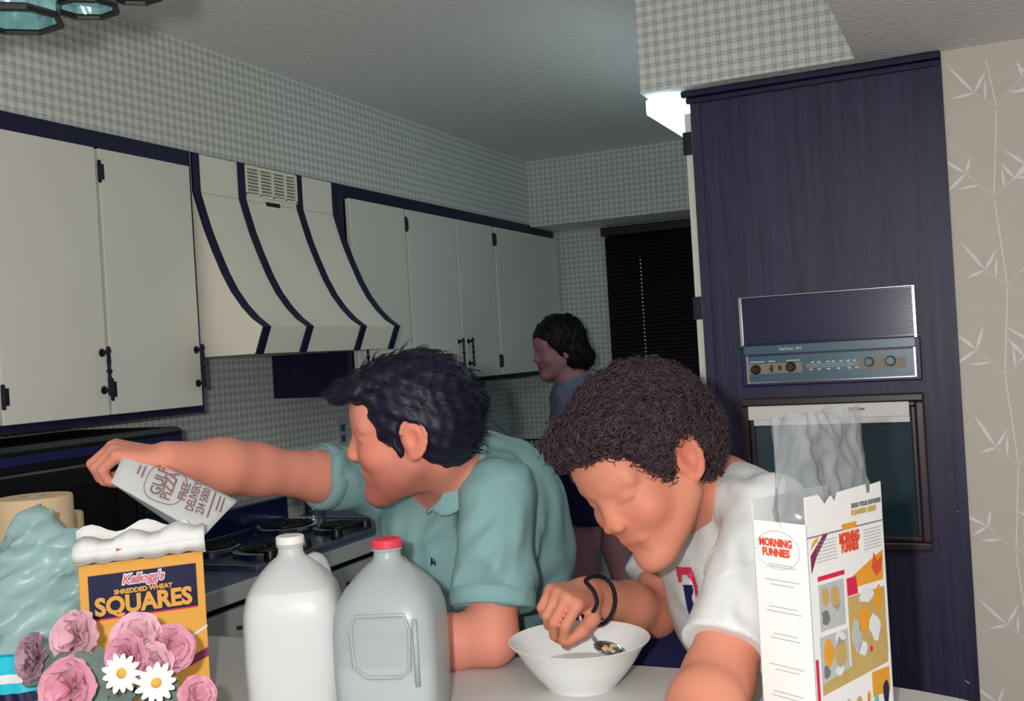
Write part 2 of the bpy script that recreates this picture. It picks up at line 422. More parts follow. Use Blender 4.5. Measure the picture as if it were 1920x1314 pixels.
# intercom radio
ra = thing('intercom_radio', 'built-in intercom radio with ribbed speaker grille on the dark panel', 'radio', (-.367, YP, 1.352))
obj('grille_backing', MB().box(-.577, -.158, YP-.018, YP-.001, 1.455, 1.574), 'navy_gloss', ra)
mb = MB()
for i in range(26): mb.box(-.571, -.164, YP-.0225, YP-.018, 1.4605+i*.0043, 1.4628+i*.0043)
o = obj('grille_ribs', mb, 'navy', ra); o['kind'] = 'stuff'
mb = MB().box(-.581, -.575, YP-.025, YP-.001, 1.450, 1.578).box(-.163, -.155, YP-.025, YP-.001, 1.450, 1.578).box(-.575, -.163, YP-.023, YP-.001, 1.574, 1.578)
obj('grille_trim', mb, 'chrome', ra, bevel=.0015)
obj('control_housing', MB().box(-.585, -.150, YP-.012, YP-.001, 1.347, 1.452), 'navy', ra, bevel=.003)
obj('top_strip', MB().box(-.575, -.163, YP-.016, YP-.012, 1.430, 1.451), 'teal_panel', ra)
obj('control_face', MB().box(-.566, -.166, YP-.016, YP-.012, 1.358, 1.424), 'teal_panel', ra)
mb = MB().box(-.570, -.566, YP-.02, YP-.012, 1.356, 1.427).box(-.166, -.162, YP-.02, YP-.012, 1.356, 1.427).box(-.566, -.166, YP-.018, YP-.012, 1.3555, 1.358)
obj('face_trim', mb, 'chrome', ra)
obj('switch_plate', MB().box(-.565, -.43, YP-.0175, YP-.016, 1.379, 1.405), 'beige_plate', ra)
obj('knob_plate', MB().box(-.295, -.185, YP-.0175, YP-.016, 1.379, 1.405), 'beige_plate', ra)
def knob(x, z, r, mt):
    obj('knob', MB().lathe([(0, .016), (r*.75, .016), (r*.95, .014), (r, .004), (r*1.1, 0)], (x, YP-.0175, z), 24, (0, -1, 0)), mt, ra, smooth=40)
knob(-.547, 1.391, .0115, 'black'); knob(-.459, 1.394, .0118, 'black'); knob(-.270, 1.397, .011, 'teal_panel'); knob(-.220, 1.397, .0115, 'teal_panel')
obj('switch', MB().box(-.509, -.504, YP-.022, YP-.0175, 1.383, 1.401).box(-.513, -.505, YP-.02, YP-.0175, 1.389, 1.394), 'black', ra)
obj('switch', MB().box(-.490, -.483, YP-.022, YP-.0175, 1.387, 1.399), 'black', ra)
mb = MB()
for i, x in enumerate((-.405, -.390, -.368, -.355, -.336, -.320, -.305)): mb.box(x-.004, x+.004, YP-.0166, YP-.016, 1.401, 1.4045)
for i, x in enumerate((-.410, -.390, -.367, -.343, -.318, -.300)): mb.box(x-.004, x+.004, YP-.0166, YP-.016, 1.383, 1.3865)
for z in (1.390, 1.394, 1.3975): mb.box(-.422, -.292, YP-.0166, YP-.016, z, z+.0008)
for x0, x1 in ((-.562, -.525), (-.515, -.497), (-.47, -.436)): mb.box(x0, x1, YP-.0166, YP-.016, 1.409, 1.4115)
obj('dial_marks', mb, 'print_white', ra)
obj('dial_pointer', MB().box(-.3165, -.3155, YP-.018, YP-.016, 1.378, 1.41), 'print_white', ra)
text('lettering', 'NuTone  AM', 'print_white', ra, (-.458, YP-.0168, 1.440), (1, 0, 0), (0, 0, 1), .010, .0002)

# framed unit below the radio
fu = thing('framed_wall_unit', 'brown framed glass unit set in the dark panel below the radio', 'wall unit', (-.37, YP, .94))
def frame_ring(x0, x1, z0, z1, w_, y0, y1):
    return MB().box(x0, x1, y0, y1, z1-w_, z1).box(x0, x1, y0, y1, z0, z0+w_).box(x0, x0+w_, y0, y1, z0+w_, z1-w_).box(x1-w_, x1, y0, y1, z0+w_, z1-w_)
obj('outer_frame', frame_ring(-.592, -.150, .935, 1.317, .020, YP-.03, YP-.001), 'brown_frame', fu, bevel=.004)
obj('inner_frame', frame_ring(-.572, -.170, .955, 1.297, .012, YP-.018, YP-.001), 'brown_frame', fu, bevel=.003)
obj('glass', MB().box(-.560, -.182, YP-.006, YP-.001, .967, 1.285), 'glass_dark', fu)
obj('header_strip', MB().box(-.572, -.184, YP-.026, YP-.018, 1.262, 1.297).box(-.56, -.184, YP-.022, YP-.006, 1.247, 1.262), 'white_paint', fu, bevel=.001)
text('lettering', 'NuTone', 'black', fu, (-.305, YP-.0266, 1.283), (1, 0, 0), (0, 0, 1), .011, .0003)

# fluorescent fixture under the soffit
fx = thing('fluorescent_fixture', 'small glowing fluorescent fixture hanging at the soffit edge', 'light', (-.76, 2.84, ZD))
mat('tube_glow', (255, 240, 200), .5, .2, .02, 5, emit=(208, 238, 242), estr=7.5)
obj('diffuser', MB().box(-.800, -.715, 2.735, 3.98, ZD-.045, ZD-.004), 'tube_glow', fx, bevel=.004)
obj('mount', MB().box(-.790, -.72, 2.74, 3.975, ZD-.004, ZD-.0005), 'white_paint', fx)

# ---------------------------------------------------------------- base cabinets, counters, cooktop
CX = -1.835
def base_unit(label, x0, x1, y0, y1, face, fronts):
    t = thing('base_cabinet', label, 'cabinet', ((x0+x1)/2, (y0+y1)/2, 0))
    obj('carcass', MB().box(x0, x1, y0, y1, .0, .866), 'soft_black', t)
    for a, b, z0, z1 in fronts:
        drawer = z1-z0 < .25
        if face == 'x':
            d = obj('drawer' if drawer else 'door', MB().box(x1+.0005, x1+.018, a, b, z0, z1), 'base_white', t, bevel=.002)
            obj('handle', MB().tube([(x1+.018, (a+b)/2-.05, z1-.05), (x1+.04, (a+b)/2-.04, z1-.05), (x1+.04, (a+b)/2+.04, z1-.05), (x1+.018, (a+b)/2+.05, z1-.05)], .005, 8), 'iron', d)
        else:
            d = obj('drawer' if drawer else 'door', MB().box(a, b, y0-.018, y0-.0005, z0, z1), 'base_white', t, bevel=.002)
            obj('handle', MB().tube([((a+b)/2-.05, y0-.018, z1-.05), ((a+b)/2-.04, y0-.04, z1-.05), ((a+b)/2+.04, y0-.04, z1-.05), ((a+b)/2+.05, y0-.018, z1-.05)], .005, 8), 'iron', d)
    return t
def fr_(a, b, n):
    st = (b-a)/n; out = []
    for i in range(n):
        out += [(a+i*st+.008, a+(i+1)*st-.008, .70, .845), (a+i*st+.008, a+(i+1)*st-.008, .1, .685)]
    return out
base_unit('low off-white base cabinet under the cooktop run', XW+.003, CX-.02, 1.80, 4.61, 'x', fr_(2.0, 4.6, 5))
base_unit('low off-white base cabinet below the dark window', CX, -.72, 4.66, YB-.003, 'y', fr_(CX+.08, -.73, 2))
ct = thing('countertop', 'slate countertop with pale front edge along the left wall', 'countertop', (XW+.3, 3.4, .866))
obj('slab', MB().box(XW+.002, CX, 1.79, YB-.003, .868, .91), 'counter_slate', ct, bevel=.003)
obj('front_edge', MB().box(CX+.0005, CX+.012, 1.79, 4.62, .866, .912), 'counter_edge', ct, bevel=.002)
ct = thing('countertop', 'slate countertop under the window behind the woman', 'countertop', (-1.3, 4.9, .866))
obj('slab', MB().box(CX+.0005, -.715, 4.64, YB-.003, .868, .91), 'counter_slate', ct, bevel=.003)
obj('front_edge', MB().box(CX+.014, -.715, 4.628, 4.6395, .866, .912), 'counter_edge', ct, bevel=.002)
# cooktop
ck = thing('cooktop', 'dark glossy electric cooktop set in the counter under the hood', 'cooktop', (-2.1, 2.72, .91))
obj('top_plate', MB().box(-2.34, -1.885, 2.36, 3.16, .9115, .922), 'navy_gloss', ck, bevel=.004)
fr = frame = MB().box(-2.352, -2.34, 2.348, 3.172, .911, .926).box(-1.885, -1.873, 2.348, 3.172, .911, .926).box(-2.34, -1.885, 2.348, 2.36, .911, .926).box(-2.34, -1.885, 3.16, 3.172, .911, .926)
obj('rim', fr, 'chrome', ck, bevel=.002)
for x, y, r in ((-2.0, 2.56, .085), (-2.21, 2.56, .075), (-2.0, 2.95, .075), (-2.22, 2.95, .095)):
    b = obj('burner', MB().lathe([(r*1.15, 0), (r*1.18, .010), (r*1.05, .012), (r*.95, .003), (0, .003)], (x, y, .922), 28), 'chrome', ck, smooth=40)
    pts = []
    for i in range(70):
        a = i/69*2*math.pi*3.2; rr = r*(.22+.72*i/69); pts.append((x+rr*math.cos(a), y+rr*math.sin(a), .937))
    obj('coil', MB().tube(pts, .0062, 6), 'black', b, smooth=True)
for i in range(4):
    obj('knob', MB().lathe([(0, .022), (.017, .022), (.02, .003), (.021, 0)], (-1.925, 2.48+.17*i, .922), 16), 'black', ck, smooth=40)
# backguard with chrome line and a small silver canister on the counter
obj('backguard', MB().box(-2.395, -2.36, 2.40, 3.16, .912, 1.0), 'navy_gloss', ck, bevel=.004)
cn = thing('canister', 'small shiny silver canister on the counter beside the cooktop', 'canister', (-2.27, 3.32, .912))
p = on_z(588, 966, .912)
ORG[cn.name] = p; cn.location = p
obj('can_body', MB().lathe([(0, .001), (.042, .001), (.044, .01), (.044, .10), (.04, .105), (0, .105)], p, 28), 'chrome', cn, smooth=40)
obj('can_lid', MB().lathe([(.046, .105), (.046, .116), (.02, .122), (0, .122)], p, 28), 'navy_gloss', cn, smooth=40)
# microwave
mw = thing('microwave_oven', 'large black microwave oven with chrome trim on the left counter', 'microwave', (-2.2, 1.95, .912))
MX = -2.0
obj('housing', MB().box(-2.385, MX, 1.45, 2.235, .914, 1.328), 'black', mw, bevel=.012)
d = obj('door', MB().box(MX+.0005, MX+.018, 1.46, 2.03, .93, 1.262), 'black', mw, bevel=.004)
obj('door_window', MB().box(MX+.0182, MX+.02, 1.52, 1.97, .98, 1.22), 'night_glass', d)
obj('door_trim', MB().box(MX+.0182, MX+.023, 1.46, 2.03, 1.262, 1.268), 'chrome', d)
obj('vent_strip', MB().box(MX+.0005, MX+.008, 1.46, 2.215, 1.286, 1.306), 'navy', mw)
cp = obj('control_panel', MB().box(MX+.0005, MX+.014, 2.04, 2.228, .93, 1.262), 'black', mw, bevel=.003)
for i in range(4):
    for j in range(3): obj('button', MB().box(MX+.0142, MX+.018, 2.065+j*.05, 2.10+j*.05, .98+i*.045, 1.01+i*.045), 'navy', cp)
# wall outlet
p = on_x(641, 812, XW+.0005)
ol = thing('wall_outlet', 'grey wall outlet plate on the plaid wall behind the man', 'outlet', p)
obj('plate', MB().box(XW+.0005, XW+.006, p[1]-.036, p[1]+.036, p[2]-.058, p[2]+.058), 'counter_edge', ol, bevel=.002)
for s in (-1, 1): obj('socket', MB().box(XW+.006, XW+.008, p[1]-.015, p[1]+.015, p[2]+s*.022-.014, p[2]+s*.022+.014), 'teal_panel', ol)
# brown rounded appliance and its cord, below the far cabinets
mat('brown_plastic', (44, 24, 34), .35, .5, .2, 10)
p = at(880, 755, 4.55)
ap = thing('can_opener', 'dark brown rounded appliance mounted under the far wall cabinets', 'appliance', p)
obj('appliance_body', MB().sphere(p, (.085, .11, .085), 24, 16), 'brown_plastic', ap, smooth=True)
obj('mount_bracket', MB().box(p[0]-.05, p[0]+.05, p[1]-.06, p[1]+.06, p[2]+.06, 1.3548), 'black', ap)
mat('cord', (170, 190, 195), .5, .3, .05, 10)
cpt = [at(893, 779, 4.42), at(915, 783, 4.55), at(940, 803, 4.65), at(962, 822, 4.75), at(985, 830, 4.8), at(1010, 836, 4.8)]
mb = MB().tube(cpt, .0035, 6)
tag(obj('power_cord', mb, 'cord', smooth=True), 'thin pale power cord looping below the far cabinets', 'cord')
# dish rack by the sink
p = on_z(985, 880, .912)
dr = thing('dish_rack', 'small wire dish rack on the counter by the window wall', 'dish rack', p)
mb = MB()
for z in (.03, .13):
    pts = [p+np.array([sx*.17, sy*.13, z]) for sx, sy in ((-1, -1), (1, -1), (1, 1), (-1, 1))]
    mb.tube(pts, .004, 6, closed=True)
obj('rim', mb, 'black', dr)
mb = MB().tube([p+np.array([-.17, -.13, .13]), p+np.array([-.17, -.13, .03])], .003, 5)
w0 = obj('wire', mb, 'black', dr)
for i in range(1, 13): inst(w0, (.34*i/12, 0, 0))
for i in range(0, 13): inst(w0, (.34*i/12, .26, 0))
for i in range(1, 8): inst(w0, (0, .26*i/8, 0)); inst(w0, (.34, .26*i/8, 0))
for sx in (-1, 1):
    for sy in (-1, 1): obj('foot', MB().cyl(p+np.array([sx*.15, sy*.11, 0]), p+np.array([sx*.15, sy*.11, .03]), .006, .006, 8), 'black', dr)
# ================================================================ BAR COUNTER AND THINGS ON IT
ZT = .91
bar = thing('bar_counter', 'grey laminate breakfast bar with rounded end across the foreground', 'counter', (-.9, 1.45, 0))
poly = [(-2.06, 1.06), (-.3, 1.06)]
for i in range(25):
    a = -math.pi/2+math.pi*i/24; poly.append((-.3+.45*math.cos(a), 1.415+.355*math.sin(a)))
poly += [(-2.06, 1.77)]
obj('bar_top', MB().prism(poly, (0, 0, ZT-.042), (1, 0, 0), (0, 1, 0), (0, 0, 1), .042), 'counter_grey', bar, bevel=.004)
obj('bar_base', MB().box(-2.05, -.35, 1.20, 1.46, 0, ZT-.0425), 'base_white', bar)
obj('kick_board', MB().box(-2.05, -.34, 1.19, 1.1995, 0, .09), 'dark_wood', bar)

mat('milk', (246, 246, 242), .5, .3, .01, 5, sss=.3)
mat('jug_plastic', (232, 236, 236), .35, .4, .02, 20, alpha=.62, bump=.1, bscale=60)
mat('jug_plastic_thin', (184, 194, 196), .32, .45, .05, 20, alpha=.72, bump=.15, bscale=50)
mat('red_cap', (226, 62, 84), .4, .4, .03, 10)
mat('cap_white', (240, 238, 232), .4, .4, .02, 10)
def superring(hw, e, z, n=36, c=(0, 0), rot=0.):
    out = []
    for j in range(n):
        a = 2*math.pi*j/n; ca, sa = math.cos(a), math.sin(a)
        x = hw*math.copysign(abs(ca)**(2/e), ca); y = hw*math.copysign(abs(sa)**(2/e), sa)
        out.append((c[0]+x*math.cos(rot)-y*math.sin(rot), c[1]+x*math.sin(rot)+y*math.cos(rot), z))
    return out
def loft(mb, rings, cap0=True, cap1=True):
    n = len(rings[0]); v = [p for r in rings for p in r]; f = []
    for i in range(len(rings)-1):
        for j in range(n): f.append((i*n+j, i*n+(j+1) % n, (i+1)*n+(j+1) % n, (i+1)*n+j))
    if cap0: f.append(tuple(range(n-1, -1, -1)))
    if cap1: f.append(tuple((len(rings)-1)*n+j for j in range(n)))
    return mb.add(v, f)
def jug(label, base, H, hw, rot, level, shell, capmat, hang, panels):
    t = thing('milk_jug', label, 'milk jug', base, 'gallon milk jugs on the bar')
    x, y, z = base
    P_ = [(0, .86, 5), (.012, .95, 5), (.05, .98, 5), (.30, 1.0, 5.5), (.52, 1.0, 5), (.60, .985, 4.5), (.68, .92, 3.8), (.74, .80, 3.2), (.80, .62, 2.6), (.85, .44, 2.2), (.88, .30, 2), (.90, .265, 2), (.935, .262, 2), (.94, .295, 2), (.95, .295, 2), (.955, .255, 2), (.975, .25, 2)]
    mb = MB(); loft(mb, [superring(hw*s, e, z+.0008+H*h, c=(x, y), rot=rot) for h, s, e in P_])
    b = obj('jug_body', mb, shell, t, smooth=50)
    mk = [(h, s, e) for h, s, e in P_ if h < level]+[(level, np.interp(level, [q[0] for q in P_], [q[1] for q in P_]), np.interp(level, [q[0] for q in P_], [q[2] for q in P_]))]
    mb = MB(); loft(mb, [superring((hw-.0035)*s, e, z+.003+H*h*.995, c=(x, y), rot=rot) for h, s, e in mk])
    obj('milk', mb, 'milk', t, smooth=50)
    mb = MB().lathe([(0, 1.003*H), (hw*.27, 1.003*H), (hw*.295, .996*H), (hw*.30, .958*H), (hw*.27, .956*H)], (x, y, z), 28)
    obj('cap', mb, capmat, t, smooth=40)
    d = np.array([math.cos(hang), math.sin(hang), 0]); c = np.array([x, y, z])
    pts = [c+d*hw*(.78+.40*math.sin(q))+[0, 0, H*(.60+.215*math.cos(q))] for q in np.linspace(.15, math.pi-.2, 14)]
    pts = [c+d*hw*.40+[0, 0, .80*H]]+pts
    obj('jug_handle', MB().tube(pts, hw*.17, 12), shell, t, smooth=True)
    return t, b
toc = math.atan2(-FW[1], -FW[0])       # direction of the camera, as an angle
b1 = on_z(562, 1318, ZT); b1[2] = ZT
j1, _ = jug('full white gallon milk jug with pale cap beside the orange box', b1, .279, .079, toc+.10, .70, 'jug_plastic', 'cap_white', toc+math.pi*.86, False)
b2 = on_z(744, 1340, ZT); b2[2] = ZT
j2, jb = jug('part-empty translucent gallon milk jug with red cap', b2, .279, .082, toc-.12, .34, 'jug_plastic_thin', 'red_cap', toc+math.pi*.95, True)
# recessed panel outline and ridge on the second jug
fd = np.array([math.cos(toc-.12), math.sin(toc-.12), 0]); sd = np.array([-fd[1], fd[0], 0]); c2 = b2+fd*.0835
ringp = [(-.045, .095), (-.048, .155), (-.04, .178), (.035, .178), (.043, .155), (.04, .10), (.02, .085), (-.03, .085)]
obj('panel_rib', MB().tube([c2+sd*-a+np.array([0, 0, b]) for a, b in ringp], .0028, 6, closed=True), 'jug_plastic_thin', j2, smooth=True)
obj('panel_rib', MB().tube([c2+sd*.056+np.array([0, 0, b])-fd*.002 for b in (.07, .12, .17)], .004, 6), 'jug_plastic_thin', j2, smooth=True)
pk = at(790, 1058, 1.655); n_ = nrm(-FW+UP*.5)
uu = nrm(RT*.85-UP*.5)

# bowl, milk, spoon
mat('bowl_white', (238, 240, 238), .22, .5, .01, 5)
bc = on_z(1091, 1284, ZT); bc[2] = ZT
bw = thing('cereal_bowl', 'white flared cereal bowl in front of the curly haired boy', 'bowl', bc)
pr = [(0, .002), (.052, .002), (.058, .0), (.060, .004), (.075, .02), (.094, .045), (.107, .066), (.1165, .0755), (.1185, .078), (.1165, .0785), (.105, .069), (.091, .047), (.072, .022), (.05, .010), (0, .008)]
obj('bowl_body', MB().lathe(pr, bc, 64), 'bowl_white', bw, smooth=35)
ml = obj('milk_in_bowl', MB().lathe([(0, .0325), (.07, .0325), (.0785, .0318)], bc, 48), 'milk', smooth=True)
tag(ml, 'shallow milk lying inside the white cereal bowl', 'milk')
sp = thing('spoon', 'metal spoon in the boy\'s hand above the bowl', 'spoon', at(1140, 1215, 1.75))
sb = at(1139, 1214, 1.75)
ax = nrm(at(1165, 1221, 1.735)-at(1112, 1200, 1.765)); nz = nrm(np.array([0, 0, 1.])-ax*ax[2]+(-FW)*.35); nz = nrm(nz-ax*np.dot(nz, ax)); ay = np.cross(nz, ax)
mb = MB(); rows = []
for i in range(9):
    t = i/8; L_ = -.024+.05*t; wd = .0155*math.sqrt(max(0, 1-((t-.55)/.56)**2))+.0015
    rows.append([sb+ax*L_+ay*wd*q+nz*(-.006*(1-q*q)*math.sin(math.pi*min(1, t*1.05))) for q in (-1, -.6, 0, .6, 1)])
v = [p for r in rows for p in r]; f = [(i*5+j, i*5+j+1, i*5+j+6, i*5+j+5) for i in range(8) for j in range(4)]
s_ = obj('spoon_bowl', MB().add(v, f), 'chrome', sp, smooth=True); sm = s_.modifiers.new('s', 'SOLIDIFY'); sm.thickness = .0012
hp = [sb-ax*.022, at(1112, 1196, 1.765), at(1100, 1182, 1.765), at(1090, 1166, 1.765), at(1082, 1140, 1.77)]
obj('spoon_handle', MB().tube(hp, [.003, .0026, .0028, .0034, .004], 8), 'chrome', sp, smooth=True)
mat('flakes', (196, 172, 132), .8, .2, .2, 60)
for i in range(7):
    q = sb+ax*(-.004+.020*random.random())+ay*random.uniform(-.009, .009)+nz*(.001+.004*random.random())
    r = random.uniform(.004, .006)
    tag(obj('cereal_piece', MB().sphere(q, (r, r, r*.7), 8, 6), 'flakes', smooth=True), 'tan cereal piece heaped in the lifted spoon', 'cereal', 'cereal pieces in the spoon')

# ---------------------------------------------------------------- orange cereal box
mat('box_orange', (232, 168, 74), .55, .3, .03, 10); mat('box_navy', (20, 22, 62), .5, .3, .05, 10)
mat('box_white', (238, 238, 236), .6, .25, .03, 14, bump=.1, bscale=40); mat('box_red', (214, 40, 76), .5, .3, .02, 10)
mat('box_purple', (130, 46, 92), .5, .3, .02, 10); mat('logo_pink', (232, 92, 116), .5, .3, .02, 10); mat('card_grey', (176, 164, 150), .8, .2, .06, 60)
u1 = nrm(RT*[1, 1, 0]); u1 = nrm(np.array([u1[0]*math.cos(.40)-u1[1]*math.sin(.40), u1[0]*math.sin(.40)+u1[1]*math.cos(.40), 0]))
up_ = np.array([0, 0, 1.]); n1 = np.cross(u1, up_)                       # n1 points to the viewer
Wb, Hb, Tb = .190, .262, .062
tr = at(379, 1012, 1.73)                                               # top right front corner
o1 = tr-u1*Wb; o1 = np.array([o1[0], o1[1], ZT+.0008])                      # bottom left front
Hb = tr[2]-o1[2]
bx = thing('cereal_box', 'orange and navy cereal box reading SQUARES, torn open on top', 'cereal box', o1+u1*Wb/2)
def plate(parent, name, o, u, v, n, a0, a1, b0, b1, mt, th=.0006, off=.0002):
    c = o+u*(a0+a1)/2+v*(b0+b1)/2+n*(off+th/2)
    return obj(name, MB().obox(c, u*(a1-a0)/2, v*(b1-b0)/2, n*th/2), mt, parent)
def polyplate(parent, name, o, u, v, n, poly, mt, th=.0006, off=.0002):
    return obj(name, MB().prism(poly, o+n*off, u, v, n, th), mt, parent)
c = o1+u1*Wb/2+up_*Hb/2-n1*Tb/2
obj('carton', MB().obox(c, u1*Wb/2, up_*Hb/2, n1*Tb/2), 'box_orange', bx, bevel=.0015)
G = lambda nm, a0, a1, b0, b1, mt, **k: plate(bx, nm, o1, u1, up_, n1, a0*Wb, a1*Wb, Hb*b0, Hb*b1, mt, **k)
T = Hb; m_ = lambda px: px                                              # fractions of the front face
G('top_band', .06, .94, 1-.018/Hb, .998, 'box_navy')
G('title_panel', .07, .935, 1-.105/Hb, 1-.036/Hb, 'box_navy')
G('title_rule', .07, .935, 1-.1075/Hb, 1-.105/Hb, 'box_red')
text('brand_lettering', "Kellogg's", 'print_white', bx, o1+u1*Wb*.50+up_*(Hb-.0485)+n1*.0010, u1, up_, .021, .0022, shear=.25, xs=.85)
text('brand_lettering', "Kellogg's", 'logo_pink', bx, o1+u1*Wb*.50+up_*(Hb-.0485)+n1*.0020, u1, up_, .021, .0002, shear=.25, xs=.85)
text('title_lettering', 'SHREDDED WHEAT', 'box_orange', bx, o1+u1*Wb*.50+up_*(Hb-.0665)+n1*.0010, u1, up_, .0100, .0005, xs=1.0)
text('title_lettering', 'SQUARES', 'box_orange', bx, o1+u1*Wb*.50+up_*(Hb-.0880)+n1*.0010, u1, up_, .038, .0016, xs=.92)
G('serving_frame', .52, .80, .40, .52, 'box_purple'); G('serving_picture', .545, .775, .41, .51, 'print_white', off=.001)
polyplate(bx, 'stripe', o1, u1, up_, n1, [(Wb*.80, Hb*.43), (Wb, Hb*.50), (Wb, Hb*.515), (Wb*.80, Hb*.445)], 'print_white')
polyplate(bx, 'stripe', o1, u1, up_, n1, [(Wb*.2, Hb*.12), (Wb, Hb*.335), (Wb, Hb*.385), (Wb*.2, Hb*.17)], 'box_purple')
# torn white top flaps
def flap(pts_lo, pts_hi, name='flap', mt='box_white'):
    n = len(pts_lo); o = obj(name, MB().add(list(pts_lo)+list(pts_hi), [(i, i+1, n+i+1, n+i) for i in range(n-1)]), mt, bx, smooth=True)
    q = o.modifiers.new('s', 'SOLIDIFY'); q.thickness = .0012; return o
rn = random.Random(3)
top0 = o1+up_*Hb
lo = [top0+u1*Wb*(i/14*1.05-.03)+n1*(.003+.002*rn.random())+up_*(-.012-.006*rn.random()) for i in range(15)]
mid = [top0+u1*Wb*(i/14*1.05-.04)+n1*(.012+.003*math.sin(i))+up_*(.004+.002*rn.random()) for i in range(15)]
hi = [top0+u1*Wb*(i/14*1.05-.02)-n1*(.012)+up_*(.020+.006*math.sin(i*1.3)+.010*(i/14)) for i in range(15)]
flap(lo, mid); flap(mid, hi)
bk = [top0+u1*Wb*(i/14)-n1*(Tb*.95)+up_*(.0) for i in range(15)]; bh = [top0+u1*Wb*(i/14*.9)-n1*(Tb*.9)+up_*(.030+.008*math.sin(i*.9)) for i in range(15)]
flap(bk, bh)
obj('torn_edge', MB().tube([p+n1*.002 for p in lo], .0022, 5), 'card_grey', bx)
polyplate(bx, 'print_spot', o1, u1, up_, n1, [(Wb*.30, Hb*1.002), (Wb*.35, Hb*1.01), (Wb*.30, Hb*1.016)], 'box_red', off=.013)

# ---------------------------------------------------------------- white cereal box with comics and plastic liner
mat('comic_orange', (228, 158, 52), .6, .25, .1, 40); mat('comic_tan', (196, 166, 104), .6, .25, .12, 60); mat('comic_grey', (186, 190, 190), .6, .25, .1, 60)
mat('comic_teal', (110, 190, 190), .6, .25, .05, 40); mat('funny_red', (222, 84, 54), .6, .25, .05, 40); mat('comic_dark', (36, 36, 66), .6, .25, .1, 40); mat('ink_grey', (120, 120, 124), .6, .25, .1, 40)
u2 = nrm(RT*[1, 1, 0]); an = .66
rot2 = lambda v, a: np.array([v[0]*math.cos(a)-v[1]*math.sin(a), v[0]*math.sin(a)+v[1]*math.cos(a), 0.])
u2 = rot2(u2, an); n2 = np.cross(u2, up_)
tl = at(1508, 932, 1.40); W2, T2 = .176, .090
o2 = np.array([tl[0], tl[1], ZT+.0008]); H2 = tl[2]-o2[2]
b2x = thing('cereal_box', 'white cereal box with comic strips and Morning Funnies lettering', 'cereal box', o2)
us = -n2                                                               # side face runs back from the near corner
Hs = H2*.892
mb = MB(); th = .0012
def wallp(o, u, w_, poly, n): mb.prism(poly, o, u, up_, n, th)
front = [(0, 0), (W2, 0), (W2, H2*1.0), (W2*.86, H2*.995), (W2*.855, H2*.965), (W2*.80, H2*.962), (W2*.79, H2*1.0), (W2*.42, H2*.992), (W2*.38, H2*.955), (W2*.33, H2*.985), (W2*.25, H2*.955), (W2*.17, H2*.998), (0, H2*.998)]
obj('front_panel', MB().prism(front, o2, u2, up_, -n2, th), 'box_white', b2x)
obj('side_panel', MB().prism([(0, 0), (T2, 0), (T2, Hs), (0, Hs)], o2, us, up_, u2, th), 'box_white', b2x)
obj('side_panel', MB().prism([(0, 0), (T2, 0), (T2, Hs), (0, Hs)], o2+u2*(W2-th), us, up_, u2, th), 'box_white', b2x)
obj('back_panel', MB().prism([(0, 0), (W2, 0), (W2, H2*.97), (0, H2*.97)], o2+us*(T2-th), u2, up_, us, th), 'box_white', b2x)
obj('bottom_panel', MB().prism([(0, 0), (W2, 0), (W2, T2), (0, T2)], o2, u2, us, up_, th), 'box_white', b2x)
F2 = lambda nm, poly, mt, off=.0002: polyplate(b2x, nm, o2, u2, up_, n2, [(a*W2, b*H2) for a, b in poly], mt, th=.0003, off=off)
R2 = lambda nm, a0, a1, b0, b1, mt, off=.0002: F2(nm, [(a0, b0), (a1, b0), (a1, b1), (a0, b1)], mt, off)
R2('rule_line', .0, .99, .838, .843, 'ink_grey')
F2('corner_flash', [(.03, .77), (.20, .84), (.26, .84), (.10, .76), (.03, .70)], 'box_purple'); F2('corner_flash', [(.03, .79), (.12, .825), (.16, .845), (.06, .82)], 'comic_orange', .0006)
R2('sun_print', .44, .63, .838, .862, 'comic_orange', .0006)
for k_, (word, hh) in enumerate((('MORNING', .805), ('FUNNIES', .768))):
    text('title_lettering', word, 'funny_red', b2x, o2+u2*W2*.53+up_*H2*hh+n2*.0006, u2, up_, .019, .0010, xs=.52)
text('small_print', 'READ YOUR FAVORITE', 'ink_grey', b2x, o2+u2*W2*.78+up_*H2*.925+n2*.0006, u2, up_, .0085, .0004, xs=.8)
text('small_print', 'FUNNIES HERE', 'comic_tan', b2x, o2+u2*W2*.74+up_*H2*.897+n2*.0006, u2, up_, .0095, .0005, xs=.95)
for a0 in (.10, .72):
    for i in range(7): R2('print_line', a0, a0+(.26 if a0 < .5 else .24), .815-i*.013, .819-i*.013, 'comic_grey')
R2('strip_title', .10, .44, .665, .683, 'box_red')
F2('yellow_field', [(.48, .60), (.95, .60), (.97, .72), (.84, .70), (.50, .64)], 'comic_orange')
F2('sunburst', [(.80, .66), (.84, .72), (.88, .68), (.95, .70), (.93, .64), (.86, .62)], 'funny_red', .0006)
F2('red_panel', [(.46, .575), (.60, .575), (.58, .645), (.46, .645)], 'box_red', .0006)
rn = random.Random(11)
def blob2(cx, cy, rx, ry, mt, nm='comic_shape', off=.0006):
    F2(nm, [(cx+rx*(1+.25*rn.uniform(-1, 1))*math.cos(a*math.pi/5), cy+ry*(1+.25*rn.uniform(-1, 1))*math.sin(a*math.pi/5)) for a in range(10)], mt, off)
R2('comic_panel', .10, .42, .47, .65, 'comic_grey'); R2('comic_panel', .46, .96, .30, .57, 'comic_tan'); R2('comic_panel', .08, .44, .26, .45, 'comic_grey')
F2('comic_band', [(.08, .225), (.95, .26), (.95, .34), (.08, .265)], 'comic_tan', .0005)
